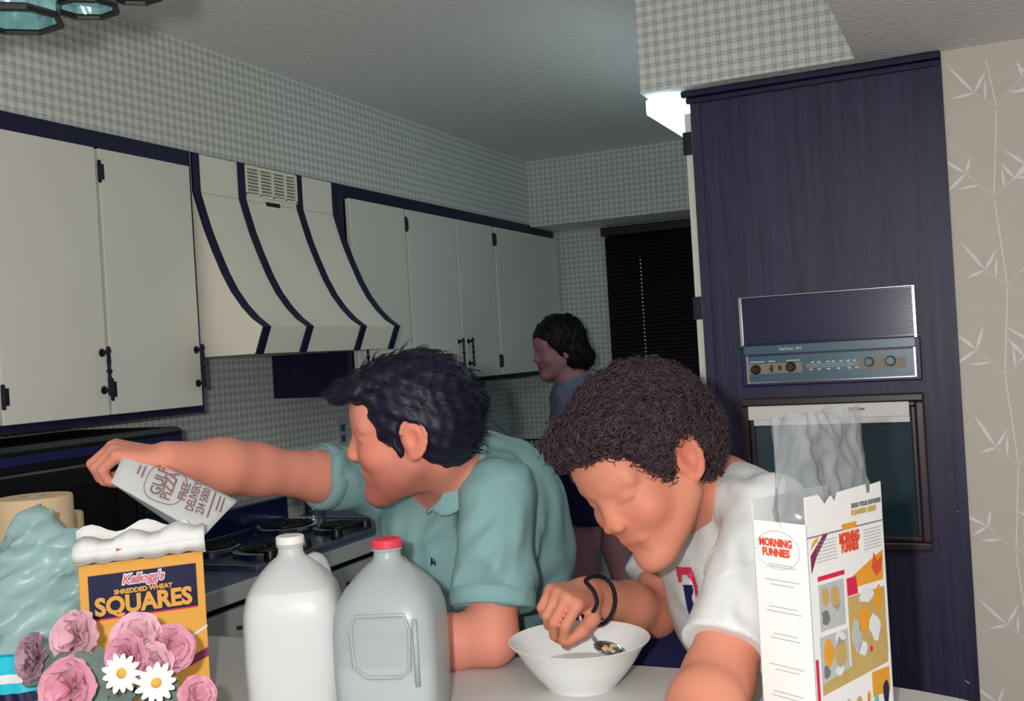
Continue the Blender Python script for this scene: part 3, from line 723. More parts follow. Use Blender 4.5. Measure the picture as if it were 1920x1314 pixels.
for cx, cy, rx, ry, mt in ((.17, .60, .05, .035, 'comic_tan'), (.30, .59, .06, .05, 'comic_tan'), (.17, .52, .05, .03, 'ink_grey'), (.32, .53, .06, .035, 'comic_grey'), (.70, .555, .10, .03, 'print_white'),
                           (.86, .53, .06, .05, 'comic_orange'), (.66, .46, .09, .05, 'comic_orange'), (.80, .42, .08, .05, 'print_white'), (.55, .41, .06, .06, 'comic_grey'), (.18, .38, .06, .05, 'comic_orange'),
                           (.33, .37, .07, .06, 'comic_tan'), (.33, .42, .06, .03, 'print_white'), (.14, .31, .04, .03, 'ink_grey'), (.30, .30, .05, .02, 'print_white'), (.62, .35, .05, .03, 'print_white'), (.73, .335, .02, .012, 'box_red')):
    blob2(cx, cy, rx, ry, mt, off=.0009)
R2('strip_title', .015, .05, .20, .37, 'box_red')
R2('comic_panel', .72, .96, .14, .24, 'comic_orange')
for cx, cy, rx, ry, mt in ((.20, .09, .07, .05, 'box_red'), (.20, .155, .03, .02, 'comic_tan'), (.38, .13, .05, .04, 'comic_tan'), (.40, .07, .06, .035, 'comic_orange'), (.53, .085, .045, .05, 'comic_teal'),
                           (.53, .15, .03, .02, 'comic_tan'), (.66, .105, .03, .035, 'box_red'), (.66, .155, .02, .02, 'comic_orange'), (.76, .115, .03, .03, 'comic_teal'), (.90, .14, .04, .05, 'comic_dark'), (.90, .09, .02, .03, 'comic_dark')):
    blob2(cx, cy, rx, ry, mt, off=.0009)
# side print: seen from the left, text runs from back edge to the near corner
so, su = o2+us*T2, n2
for word, hh in (('MORNING', .905), ('FUNNIES', .862)):
    text('title_lettering', word, 'funny_red', b2x, so+su*T2*.42+up_*Hs*hh-u2*.0006, su, up_, .0145, .0006, xs=.80)
mb = MB().tube([so+su*T2*(.46+.40*math.cos(a*math.pi/16))+up_*Hs*(.875+.085*math.sin(a*math.pi/16))-u2*.0005 for a in range(32)], .0005, 4, closed=True)
obj('label_outline', mb, 'comic_grey', b2x)
for i, hh in enumerate((.81, .80, .74, .72, .62, .60, .50, .48, .36, .34, .24, .22)):
    c = so+su*T2*.5+up_*Hs*hh-u2*.0004; obj('print_line', MB().obox(c, su*T2*(.22+.05*(i % 3)), up_*.0007, u2*.0002), 'comic_grey', b2x)
# plastic liner bag
Ml = bpy.data.materials.new('liner_plastic'); Ml.use_nodes = True; MATS['liner_plastic'] = Ml
nt = Ml.node_tree; N = nt.nodes; L = nt.links; pb = N['Principled BSDF']
pb.inputs['Base Color'].default_value = lin((176, 182, 184)); pb.inputs['Roughness'].default_value = .16; pb.inputs['Specular IOR Level'].default_value = .7
tr_ = N.new('ShaderNodeBsdfTransparent'); mxs = N.new('ShaderNodeMixShader'); mxs.inputs[0].default_value = .40
L.new(tr_.outputs[0], mxs.inputs[1]); L.new(pb.outputs[0], mxs.inputs[2]); L.new(mxs.outputs[0], N['Material Output'].inputs[0])
lg = thing('plastic_liner', 'clear crinkled plastic liner bag sticking out of the white cereal box', 'plastic bag', o2+u2*W2/2+us*T2/2+up_*.02)
nx, nzv = 70, 60
def liner(side):
    v = []
    for j in range(nzv+1):
        t = j/nzv; z = H2*.45+(tl[2]-o2[2]+.106-H2*.45)*t
        for i in range(nx+1):
            s = i/nx
            ab = max(0., min(1., (z-H2*.80)/(H2*.15)))              # 0 inside the box, 1 above it
            a = .004+(W2-.010)*s+ab*(.036*s-.010)
            env = min(1., 5*s)*min(1., 5*(1-s))
            half = (T2*.40*(1-ab)+ab*(T2*.42*(1-t)**.5+.006))*env
            nz1 = 1-2*abs(mnoise.noise(Vector((a*22, z*11+side*3, side*5))))
            nz2 = 1-2*abs(mnoise.noise(Vector((a*46+3, z*34, side*9))))
            crink = (.010*nz1+.006*nz2-.006)*(.15+.85*ab)*(.3+.7*env)
            b = T2*.46+side*half+crink*side
            tip = (.010*mnoise.noise(Vector((a*25, 1, 1)))+.006*mnoise.noise(Vector((a*70, 2, 1)))) if j == nzv else 0
            v.append(o2+u2*(a+.006*ab*mnoise.noise(Vector((z*20, side, 3))))+us*b+up_*(z+tip))
    f = [(j*(nx+1)+i, j*(nx+1)+i+1, (j+1)*(nx+1)+i+1, (j+1)*(nx+1)+i) for j in range(nzv) for i in range(nx)]
    return MB().add(v, f)
for s in (-1, 1): obj('liner_sheet', liner(s), 'liner_plastic', lg, smooth=True, fixn=False)

# ---------------------------------------------------------------- pizza flyer in the man's hand
mat('paper', (206, 210, 208), .8, .15, .04, 40); mat('ink_brown', (146, 112, 112), .7, .2, .05, 40)
A, B, Cc, Dd = at(238, 838, 1.865), at(446, 938, 1.90), at(383, 1004, 1.83), at(208, 905, 1.80)
fyr = thing('paper_flyer', 'folded grey paper flyer reading GULF PIZZA held in the man\'s hand', 'flyer', (A+B+Cc+Dd)/4)
e1, e2 = nrm(B-A), nrm(Dd-A); fn = nrm(np.cross(e2, e1)); fn = fn if fn@FW < 0 else -fn
def sheet(P00, P10, P11, P01, nm, mt, curve=.006):
    n = 10; v = []
    for j in range(n+1):
        for i in range(n+1):
            s, t = i/n, j/n
            p = (P00*(1-s)+P10*s)*(1-t)+(P01*(1-s)+P11*s)*t
            v.append(p+fn*curve*math.sin(math.pi*t)*(1-.4*s))
    o = obj(nm, MB().add(v, [(j*(n+1)+i, j*(n+1)+i+1, (j+1)*(n+1)+i+1, (j+1)*(n+1)+i) for j in range(n) for i in range(n)]), mt, fyr, smooth=True)
    q = o.modifiers.new('s', 'SOLIDIFY'); q.thickness = .0008; return o
sheet(A, B, Cc, Dd, 'front_sheet', 'paper')
D2, C2 = at(222, 915, 1.845), at(345, 1000, 1.86)
sheet(Dd, (Dd+Cc)/2*.25+Cc*.75, C2, D2, 'back_fold', 'paper', .0)
LL = np.linalg.norm(B-A); WW = np.linalg.norm(Dd-A); tu = -e2; tv = -e1*1.0
tv = nrm(tv-tu*np.dot(tv, tu))
def fl_text(body, s, t, size, xs=1.): text('lettering', body, 'ink_brown', fyr, A+(B-A)*s+(Dd-A)*t+fn*.0075, tu, tv, size, .0003, xs=xs)
fl_text('GULF', .345, .50, .026, 1.0); fl_text('PIZZA', .435, .50, .026, .9); fl_text('FREE', .56, .46, .020); fl_text('DELIVERY', .645, .47, .020, .78); fl_text('234 5000', .73, .48, .020, .78)
mb = MB()
for s, w_ in ((.80, .36), (.85, .2), (.885, .2), (.16, .12), (.20, .16)):
    c = A+(B-A)*s+(Dd-A)*(.46 if s < .82 else .36)+fn*.0075; mb.obox(c, tu*WW*w_, tv*.0014, fn*.0003)
obj('printed_lines', mb, 'ink_brown', fyr)
c = A+(B-A)*.40+(Dd-A)*.52+fn*.0072
obj('logo_outline', MB().tube([c+tu*.040*math.copysign(abs(math.cos(a))**.7, math.cos(a))+tv*.034*math.copysign(abs(math.sin(a))**.7, math.sin(a)) for a in np.linspace(0, 2*math.pi, 32, endpoint=False)], .0008, 4, closed=True), 'ink_brown', fyr)

# ---------------------------------------------------------------- left clutter: paper roll stack, plastic bag, flowers
mat('roll_paper', (226, 198, 160), .8, .15, .04, 20)
p = on_z(78, 1185, ZT)+0; p = at(72, 1080, 2.05); p[2] = ZT+.0005
def zt(py, px, pp): return None
cup = thing('paper_roll', 'cream paper roll standing upright behind the plastic bread bag', 'paper roll', p)
zt1 = at(72, 930, 2.05)[2]
mb = MB().lathe([(.02, zt1-p[2]), (.069, zt1-p[2]), (.071, zt1-p[2]-.004), (.071, .0), (.02, 0)], p, 48)
obj('roll_sheets', mb, 'roll_paper', cup, smooth=40)
obj('roll_core', MB().lathe([(.018, 0), (.018, zt1-p[2]+.001), (.0205, zt1-p[2]+.001), (.0205, 0)], p, 24), 'card_grey', cup, smooth=40)
p2 = at(112, 1080, 2.24); p2[2] = ZT+.0005; h2 = at(112, 962, 2.24)[2]-p2[2]
cup2 = thing('paper_roll', 'second lower cream paper roll beside the taller roll', 'paper roll', p2)
obj('roll_sheets', MB().lathe([(.02, h2), (.052, h2), (.054, h2-.004), (.054, .0), (.02, 0)], p2, 48), 'roll_paper', cup2, smooth=40)
obj('roll_core', MB().lathe([(.018, 0), (.018, h2+.001), (.0205, h2+.001), (.0205, 0)], p2, 24), 'card_grey', cup2, smooth=40)
# ================================================================ SDF MODELLING
import openvdb
class SDF:
    def __init__(s, lo, hi, vox):
        s.lo = np.asarray(lo, float); s.vox = vox; s.n = np.ceil((np.asarray(hi)-s.lo)/vox).astype(int)+1
        s.a = np.full(s.n, .3, np.float32)
    def _sub(s, lo, hi):
        i0 = np.clip(np.floor((lo-s.lo)/s.vox).astype(int), 0, s.n); i1 = np.clip(np.ceil((hi-s.lo)/s.vox).astype(int)+1, 0, s.n)
        if (i1 <= i0).any(): return None
        sl = tuple(slice(a, b) for a, b in zip(i0, i1))
        ax = [(s.lo[k]+s.vox*np.arange(i0[k], i1[k])).astype(np.float32) for k in range(3)]
        return sl, np.meshgrid(*ax, indexing='ij', sparse=True)
    def comb(s, fn, lo, hi, k, mode):
        r = s._sub(np.asarray(lo)-k*1.2-.012, np.asarray(hi)+k*1.2+.012)
        if r is None: return
        sl, (X, Y, Z) = r; d = fn(X, Y, Z).astype(np.float32); a = s.a[sl]
        if mode == 'sub':
            if k > 0:
                h = np.clip(.5-.5*(a+d)/k, 0, 1); s.a[sl] = a*(1-h)-d*h+k*h*(1-h)
            else: s.a[sl] = np.maximum(a, -d)
        elif k > 0:
            h = np.clip(.5+.5*(a-d)/k, 0, 1); s.a[sl] = a*(1-h)+d*h-k*h*(1-h)
        else: s.a[sl] = np.minimum(a, d)
    def cap(s, p0, p1, r0, r1=None, k=.02, mode='add', cut=None):
        p0, p1 = np.asarray(p0, float), np.asarray(p1, float); r1 = r0 if r1 is None else r1
        b = p1-p0; bb = max(b@b, 1e-12)
        def fn(X, Y, Z):
            x, y, z = X-p0[0], Y-p0[1], Z-p0[2]
            t = np.clip((x*b[0]+y*b[1]+z*b[2])/bb, 0, 1)
            d = np.sqrt((x-t*b[0])**2+(y-t*b[1])**2+(z-t*b[2])**2)-(r0+(r1-r0)*t)
            if cut is not None:
                c, n = cut; d = np.maximum(d, (X-c[0])*n[0]+(Y-c[1])*n[1]+(Z-c[2])*n[2])
            return d
        r = max(r0, r1); s.comb(fn, np.minimum(p0, p1)-r, np.maximum(p0, p1)+r, k, mode)
    def ell(s, c, r, M=None, k=.02, mode='add', cut=None):
        c = np.asarray(c, float); M = np.eye(3) if M is None else M; r = np.asarray(r, float)
        def fn(X, Y, Z):
            x, y, z = X-c[0], Y-c[1], Z-c[2]
            q = [(M[0, i]*x+M[1, i]*y+M[2, i]*z) for i in range(3)]
            k0 = np.sqrt(sum((q[i]/r[i])**2 for i in range(3))); k1 = np.sqrt(sum((q[i]/r[i]**2)**2 for i in range(3)))+1e-9
            d = k0*(k0-1)/k1
            if cut is not None:
                cc, n = cut; d = np.maximum(d, (X-cc[0])*n[0]+(Y-cc[1])*n[1]+(Z-cc[2])*n[2])
            return d
        R = r.max(); s.comb(fn, c-R, c+R, k, mode)
    def chain(s, pts, rs, k=.02, mode='add'):
        for i in range(len(pts)-1): s.cap(pts[i], pts[i+1], rs[i], rs[i+1], k, mode)
    def displace(s, fn):
        ax = [(s.lo[k]+s.vox*np.arange(s.n[k])).astype(np.float32) for k in range(3)]
        X, Y, Z = np.meshgrid(*ax, indexing='ij', sparse=True); s.a += fn(X, Y, Z).astype(np.float32)
    def mb(s):
        g = openvdb.FloatGrid(.3); g.copyFromArray(s.a); P_, Q = g.convertToQuads(0.0)
        P_ = np.asarray(P_, float)*s.vox+s.lo; Q = np.asarray(Q)
        # drop tiny islands
        par = np.arange(len(P_))
        m_ = MB(); m_.v = [tuple(p) for p in P_]; m_.f = [tuple(int(i) for i in q) for q in Q]; m_.mi = [0]*len(m_.f)
        v = np.array([P_[q[0]] for q in Q]); e1 = P_[Q[:, 1]]-v; e2 = P_[Q[:, 2]]-v
        if (np.cross(e1, e2)*v).sum() < 0 and False: pass
        return m_
def frame(fwd, up):
    f = nrm(fwd); u = np.asarray(up, float); u = nrm(u-f*(u@f)); l = np.cross(u, f); return np.stack([f, l, u], 1)
def IMG(a, b, c): return RT*a+UP*b-FW*c          # image right, image up, toward the camera
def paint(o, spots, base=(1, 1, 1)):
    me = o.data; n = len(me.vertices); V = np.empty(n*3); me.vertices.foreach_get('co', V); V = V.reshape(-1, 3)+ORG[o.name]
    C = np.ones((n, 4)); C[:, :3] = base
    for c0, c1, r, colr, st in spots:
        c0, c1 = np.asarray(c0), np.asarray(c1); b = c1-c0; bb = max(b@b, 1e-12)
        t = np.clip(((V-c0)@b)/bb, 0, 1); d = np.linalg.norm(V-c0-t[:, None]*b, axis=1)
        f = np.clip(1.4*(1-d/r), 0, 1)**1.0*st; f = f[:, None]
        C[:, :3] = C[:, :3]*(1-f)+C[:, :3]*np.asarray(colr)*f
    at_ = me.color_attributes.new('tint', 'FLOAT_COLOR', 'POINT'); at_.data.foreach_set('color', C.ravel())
def head(S, H, M, s, nose=1., jaw=1., neck_to=None, neck_r=.056):
    W_ = lambda x, y, z: H+M@(np.array([x, y, z])*s)
    S.ell(W_(-.014, 0, .036), np.array([.098, .077, .086])*s, M, .0)
    S.ell(W_(.026, 0, -.026), np.array([.070, .0645, .088])*s, M, .02)
    S.ell(W_(.060, 0, .042), np.array([.036, .055, .042])*s, M, .02)       # forehead
    for y in (-1, 1):
        S.cap(W_(.002, y*.052, -.048), W_(.060, y*.018, -.098), .024*s*jaw, .019*s*jaw, .025)
        S.ell(W_(.058, y*.040, -.028), np.array([.026, .024, .024])*s, M, .02)      # cheek
        S.cap(W_(.082, y*.012, .022), W_(.070, y*.046, .022), .010*s, .009*s, .016)  # brow
        S.ell(W_(.072, y*.031, .004), np.array([.014, .016, .012])*s, M, .008)         # closed lid
        S.ell(W_(.099, y*.012, -.030), np.array([.009, .007, .007])*s, M, .006)       # nostril wing
        ea = lambda a, b, c: W_(-.012+a-.35*max(0, c), y*(.080+b+.010*(-a/.02)), -.004+c)
        S.ell(W_(-.010, y*.078, -.004), np.array([.022, .008, .032])*s, M@frame((1, y*-.35, -.15), (0, 0, 1)), .006)  # ear
        S.ell(W_(-.007, y*.089, -.002), np.array([.012, .010, .018])*s, M, .004, 'sub')
        rim = [W_(-.010+.021*math.cos(q)-.004*math.sin(q), y*(.084+.004*-math.cos(q)), -.002+.033*math.sin(q)) for q in np.linspace(.3, 4.6, 12)]
        S.chain(rim, [.0042*s]*12, .003)
        S.ell(W_(-.006, y*.077, -.034), np.array([.010, .006, .009])*s, M, .006)
    S.ell(W_(.074, 0, -.104), np.array([.020, .024, .018])*s*jaw, M, .022)      # chin
    S.cap(W_(.084, 0, .012), W_(.084+.024*nose, 0, -.026), .0085*s, .012*s, .014)
    S.cap(W_(.083, -.018, -.062), W_(.083, .018, -.062), .0075*s, .0075*s, .008)
    S.cap(W_(.079, -.016, -.074), W_(.079, .016, -.074), .008*s, .008*s, .008)
    if neck_to is not None:
        S.cap(W_(-.030, 0, -.045), neck_to, neck_r*s, neck_r*s*1.08, .028)
    return W_
FING = [(.042, .026, .021), (.046, .030, .022), (.042, .028, .021), (.034, .021, .019)]
def hand(S, wr, e1, dors, side, s=1., curls=None, thumb=None, wrist_r=.026):
    """wr wrist point; e1 towards knuckles; dors = back of the hand; side=+1: thumb on +e2"""
    e1 = nrm(e1); e3 = nrm(np.asarray(dors)-e1*(np.asarray(dors)@e1)); e2 = np.cross(e3, e1)*side
    W_ = lambda a, b, c: wr+(e1*a+e2*b+e3*c)*s
    tips = []
    offs = [.031, .010, -.011, -.030]; kn = [.086, .090, .085, .076]
    for i in range(4):
        k = W_(kn[i], offs[i], .003-.0025*abs(i-1.3))
        S.cap(W_(.008, offs[i]*.55, 0), k, .0155*s, .0118*s, .012)
        c = curls[i]; p = k; a = 0.; spread = offs[i]*.9
        pts = [k]
        for j in range(3):
            a += c[j]; d = nrm(e1*math.cos(a)-e3*math.sin(a)+e2*spread*(1.2 if a < .6 else .0))
            p = p+d*FING[i][j]*s; pts.append(p)
        S.chain(pts, [.0102*s, .0092*s, .0083*s, .0070*s], .0025)
        tips.append(pts)
    S.cap(W_(.012, .018, -.008), W_(.055, .020, -.010), .018*s, .013*s, .014)
    th = thumb or [(.05, .045, -.012), (.082, .050, -.020), (.106, .044, -.026)]
    pts = [W_(.018, .026, -.006)]+[W_(*q) for q in th]
    S.chain(pts, [.0155*s, .0125*s, .0112*s, .0085*s], .007)
    return tips, W_
mat('skin_man', (228, 148, 126), .55, .3, .05, 14, tint=True, bump=.05, bscale=300, sss=.12)
mat('skin_boy', (212, 138, 112), .55, .3, .05, 14, tint=True, bump=.05, bscale=300, sss=.12)
mat('skin_woman', (166, 116, 124), .6, .25, .05, 14, tint=True, sss=.05)
mat('hair_black', (16, 16, 40), .5, .35, .4, 40)
mat('hair_brown', (66, 50, 56), .45, .5, .45, 90)
mat('hair_dark', (14, 10, 18), .6, .3, .4, 60)
mat('polo_teal', (136, 176, 176), .85, .15, .03, 12, bump=.25, bscale=500)
mat('tee_white', (220, 221, 220), .85, .15, .02, 12, bump=.12, bscale=90)
mat('shirt_lilac', (116, 124, 150), .85, .15, .05, 12)
mat('shorts_navy', (28, 28, 62), .85, .15, .08, 12)
mat('trouser_dark', (24, 24, 40), .85, .15, .08, 12)
mat('print_red', (214, 60, 92), .8, .15, .03, 12); mat('print_navy', (30, 36, 84), .8, .15, .03, 12)
def emboss(mb, lines, amp, wid, seed):
    """push cloth along its normal: a ridge on each fold line with a valley beside it, and a faint overall rumple"""
    V = np.array(mb.v); Q = np.array(mb.f); n = np.zeros_like(V)
    fn = np.cross(V[Q[:, 2]]-V[Q[:, 0]], V[Q[:, 3]]-V[Q[:, 1]])
    for i in range(4): np.add.at(n, Q[:, i], fn)
    n /= np.linalg.norm(n, axis=1, keepdims=True)+1e-9
    c = V.mean(0)
    if ((V-c)*n).sum() < 0: n = -n
    rs = np.random.RandomState(seed); off = np.zeros(len(V))
    for p0, p1 in lines:
        b = p1-p0; L_ = np.linalg.norm(b); bn = b/L_; t = (V-p0)@bn/L_
        bend = .012*np.sin(t*3.1+rs.uniform(0, 6)); sd = nrm(np.cross(bn, FW)); r = V-p0-np.clip(t, 0, 1)[:, None]*b
        lat = r@sd-bend; rad = np.linalg.norm(r, axis=1); w_ = np.clip(1-np.abs(t-.5)*1.8, 0, 1)**.7*(rad < .09)
        off += amp*w_*(np.exp(-(lat/wid)**2)-.55*np.exp(-((lat-wid*1.7)/wid)**2))
    for k in range(6):
        d = nrm(rs.normal(0, 1, 3)); off += .0011*np.sin(V@d*rs.uniform(40, 90)+rs.uniform(0, 6)+np.sin(V[:, 2]*25)*1.5)
    V = V+n*off[:, None]; mb.v = [tuple(p) for p in V]
    return mb
def folds(lines, k=.012):
    def f(S):
        for p0, p1, r in lines: S.cap(p0, p1, r, r*.6, k)
    return f
def strands(mesh_obj, n, length, rad, dirfn, seed=1, segs=4):
    me = mesh_obj.data; rnd = random.Random(seed); org = ORG[mesh_obj.name]; out = MB()
    polys = me.polygons; idx = [rnd.randrange(len(polys)) for _ in range(n)]
    for i in idx:
        p = polys[i]; c = np.array(p.center)+org; nn = np.array(p.normal)
        pts = dirfn(c, nn, rnd, length)
        if pts is None: continue
        out.tube(pts, [rad*(1-.75*q/(len(pts)-1)) for q in range(len(pts))], 3, caps=False)
    return out
def decal(target, polys_px, material, name, parent, off=.0016, step=1.3):
    """flat print laid on a curved surface: quads follow the cloth"""
    me = target.data; org = ORG[target.name]
    bv = BVHTree.FromPolygons([Vector(np.array(v.co)+org) for v in me.vertices], [tuple(p.vertices) for p in me.polygons])
    mb = MB()
    for poly in polys_px:
        xs = [a for a, _ in poly]; ys = [b for _, b in poly]
        nx_, ny_ = int((max(xs)-min(xs))/step)+1, int((max(ys)-min(ys))/step)+1
        def inside(x, y):
            c = False; n = len(poly)
            for i in range(n):
                (x1, y1), (x2, y2) = poly[i], poly[(i+1) % n]
                if (y1 > y) != (y2 > y) and x < (x2-x1)*(y-y1)/(y2-y1)+x1: c = not c
            return c
        vid = {}
        def vert(i, j):
            if (i, j) in vid: return vid[(i, j)]
            r = ray(min(xs)+i*step, min(ys)+j*step); h = bv.ray_cast(Vector(CAM), Vector(r))
            if h[0] is None: vid[(i, j)] = None
            else:
                n = np.array(h[1]); n = n if n@FW < 0 else -n
                mb.v.append(tuple(np.array(h[0])+n*off)); vid[(i, j)] = len(mb.v)-1
            return vid[(i, j)]
        for i in range(nx_):
            for j in range(ny_):
                if inside(min(xs)+(i+.5)*step, min(ys)+(j+.5)*step):
                    q = [vert(i, j), vert(i+1, j), vert(i+1, j+1), vert(i, j+1)]
                    if None not in q:
                        P4 = np.array([mb.v[a] for a in q])
                        if np.ptp(P4, axis=0).max() < .03: mb.f.append(tuple(q)); mb.mi.append(0)
    # keep the largest connected patch
    par = list(range(len(mb.v)))
    def root(i):
        while par[i] != i: par[i] = par[par[i]]; i = par[i]
        return i
    for q in mb.f:
        for i in q[1:]: par[root(i)] = root(q[0])
    cnt = {}
    for q in mb.f: cnt[root(q[0])] = cnt.get(root(q[0]), 0)+1
    if not cnt: return None
    big = max(cnt, key=cnt.get); fs = [q for q in mb.f if root(q[0]) == big]
    ids = sorted({i for q in fs for i in q}); mp_ = {i: k for k, i in enumerate(ids)}
    m2 = MB().add([mb.v[i] for i in ids], [tuple(mp_[i] for i in q) for q in fs])
    return obj(name, m2, material, parent, smooth=True)

# ================================================================ MAN in the teal polo
def build_man():
    Hc = at(768, 803, 1.97); sc = 1.09
    Mh = frame(IMG(-.95, -.16, .02), IMG(-.10, 1, .12))
    shL, shR = at(930, 925, 2.00), at(712, 905, 2.26)
    elL, wrL = at(922, 1205, 1.90), at(735, 1222, 1.93)
    elL[2] = max(elL[2], ZT+.05); wrL[2] = ZT+.035
    elR, wrR = at(478, 880, 2.06), at(312, 862, 1.90)
    nk = at(858, 900, 2.10); pel = at(955, 1215, 2.46); chest = at(862, 1000, 2.20)
    man = thing('person', 'man in a teal polo shirt reaching left with a paper flyer', 'person', np.array([pel[0], pel[1], pel[2]-.12]))
    lo = np.min([Hc-.2, elL-.1, wrR-.2, pel-.25], axis=0); hi = np.max([Hc+.22, shL+.15, pel+.25, elL+.1], axis=0)
    lo[2] = .42
    S = SDF(lo, hi, .0037)
    W_ = head(S, Hc, Mh, sc, nose=.75, jaw=1.08, neck_to=nk, neck_r=.058)
    # torso under the shirt, legs
    S.chain([nk, chest, at(915, 1110, 2.34), pel], [.075, .125, .13, .135], .04)
    S.cap(nk, shL, .055, .05, .04); S.cap(nk, shR, .055, .05, .04)
    S.chain([shL, (shL*.45+elL*.55), elL], [.052, .050, .046], .025)
    S.chain([elL, elL*.6+wrL*.4, wrL], [.047, .048, .032], .02)
    S.chain([shR, shR*.5+elR*.5, elR], [.055, .049, .044], .025)
    S.chain([elR, elR*.62+wrR*.38, wrR], [.046, .0465, .034], .035)
    # left hand flat on the bar behind the jug
    e = nrm(wrL-elL); e[2] = 0
    hand(S, wrL, e, (0, 0, 1), +1, 1.0, [(.15, .3, .2)]*4)
    # right hand: fist closed round the flyer
    tips, _ = hand(S, wrR+nrm(wrR-elR)*.005, IMG(-.93, .22, .25), IMG(-.30, .93, .25), -1, 1.02,
         [(.9, 1.25, .8), (.95, 1.3, .8), (1.0, 1.3, .8), (1.0, 1.25, .8)],
         thumb=[(.045, .036, -.03), (.066, .030, -.052), (.080, .018, -.066)])
    hipL, hipR = pel+IMG(.06, -.02, .08), pel+IMG(-.08, -.02, -.08)
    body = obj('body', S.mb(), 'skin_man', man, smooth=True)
    dk = (.62, .45, .46)
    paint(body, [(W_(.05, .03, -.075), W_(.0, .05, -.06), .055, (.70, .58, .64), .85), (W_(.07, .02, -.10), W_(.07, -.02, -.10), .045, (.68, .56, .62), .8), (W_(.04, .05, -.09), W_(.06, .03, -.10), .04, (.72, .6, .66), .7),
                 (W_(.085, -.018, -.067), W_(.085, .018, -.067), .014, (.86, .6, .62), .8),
                 (W_(.086, .018, .028), W_(.074, .046, .026), .010, (.35, .28, .30), .5), (W_(.086, -.018, .028), W_(.074, -.046, .026), .010, (.35, .28, .30), .5),
                 (W_(.086, .020, -.003), W_(.078, .042, -.003), .006, (.4, .3, .3), .7), (W_(.06, .045, -.03), W_(.06, .05, -.02), .04, (.95, .78, .76), .7),
                 (W_(-.01, .085, 0), W_(-.01, .085, -.02), .03, (1, .82, .78), .7)])
    # shirt
    S = SDF(np.min([shR-.25, pel-.25], axis=0), np.max([shL+.2, pel+.28, nk+.2], axis=0), .0052)
    mid, low = at(898, 1050, 2.27), at(925, 1170, 2.40)
    Mt = frame(nrm((shL-shR)*1.0), UP)     # x across the shoulders
    S.ell(chest+IMG(-.01, -.02, 0), (.205, .140, .17), Mt, .0)
    S.ell(mid+IMG(.035, .02, .0), (.18, .165, .20), Mt, .05)
    S.ell(low+IMG(.02, -.02, 0), (.19, .175, .20), Mt, .06)
    S.cap(at(905, 868, 2.17), shL+IMG(-.005, -.012, 0), .062, .066, .05); S.cap(at(862, 862, 2.2), shR, .06, .062, .04)
    S.ell(at(965, 935, 2.20), (.09, .12, .12), None, .06)
    S.cap(at(772, 985, 2.13), at(845, 972, 2.09), .046, .048, .06)
    hemL = shL*.20+elL*.80; dL = nrm(elL-shL)
    S.cap(shL+IMG(.004, -.005, .0), hemL+dL*.05, .070, .079, .03, cut=(hemL, dL))
    hemR = shR*.49+elR*.51; dR = nrm(elR-shR)
    S.cap(shR, hemR+dR*.05, .066, .066, .03, cut=(hemR, dR))
    fold = [(at(905, 905, 1.955), at(868, 1010, 1.97)), (at(965, 985, 1.905), at(890, 1100, 1.90)), (at(940, 945, 1.91), at(872, 1060, 1.91)), (at(985, 940, 1.93), at(940, 1060, 1.90)),
            (at(750, 955, 2.09), at(742, 1080, 2.11)), (at(782, 955, 2.07), at(776, 1100, 2.09)), (at(722, 950, 2.13), at(718, 1060, 2.15)), (at(845, 960, 2.03), at(795, 1065, 2.06)), (at(825, 955, 2.04), at(770, 1050, 2.08)),
            (at(1005, 930, 2.05), at(1015, 1060, 2.10)), (at(985, 1010, 2.0), at(1000, 1120, 2.06)), (at(655, 845, 2.15), at(668, 930, 2.15)), (at(632, 850, 2.13), at(644, 925, 2.13)), (at(680, 860, 2.16), at(700, 930, 2.14)), (at(930, 860, 2.02), at(990, 890, 2.05))]
    S.cap(hemL+dL*.06, hemL+dL*.052, .060, .060, .002, 'sub'); S.cap(hemR+dR*.055, hemR+dR*.048, .054, .054, .002, 'sub')
    S.cap(nk+IMG(-.03, .04, .0), at(790, 850, 2.0), .050, .05, .01, 'sub')
    shirt = obj('polo_shirt', emboss(S.mb(), fold, .007, .014, 5), 'polo_teal', man, smooth=True)
    # sleeve bands
    for hem, d, r in ((hemL, dL, .0785), (hemR, dR, .0665)):
        a = nrm(np.cross(d, [0, 0, 1.])); b = np.cross(d, a); v = []; n = 40
        mb = MB()
        for k_, (off, rr) in enumerate(((-.030, r-.001), (-.028, r+.0016), (-.002, r+.0016), (.001, r-.003))):
            for j in range(n): q = 2*math.pi*j/n; v.append(hem+d*off+rr*(math.cos(q)*a+math.sin(q)*b))
        mb.add(v, [(i*n+j, i*n+(j+1) % n, (i+1)*n+(j+1) % n, (i+1)*n+j) for i in range(3) for j in range(n)])
        obj('sleeve_band', mb, 'polo_teal', shirt, smooth=True)
    # collar: standing strip round the neck, folded down
    ctrl = [(at(800, 958, 2.00), IMG(.028, -.012, .012)), (at(824, 938, 1.985), IMG(.042, -.020, .012)), (at(846, 894, 1.99), IMG(.046, -.018, .010)), (at(860, 858, 2.01), IMG(.048, -.014, .010)), (at(870, 828, 2.04), IMG(.046, -.014, .006)), (at(877, 802, 2.08), IMG(.038, -.018, -.004)),
            (at(866, 782, 2.13), IMG(.026, -.022, -.03)), (at(835, 790, 2.18), IMG(.0, -.04, -.05))]
    v = []; n = len(ctrl)
    for p, d in ctrl: v += [p-d*.10-UP*.012, p, p+d*.30+UP*.006, p+d]
    mb = MB().add(v, [(i*4+j, i*4+j+1, i*4+j+5, i*4+j+4) for i in range(n-1) for j in range(3)])
    co = obj('collar', mb, 'polo_teal', shirt, smooth=True)
    q = co.modifiers.new('sub', 'SUBSURF'); q.levels = q.render_levels = 2
    q = co.modifiers.new('s', 'SOLIDIFY'); q.thickness = .0025
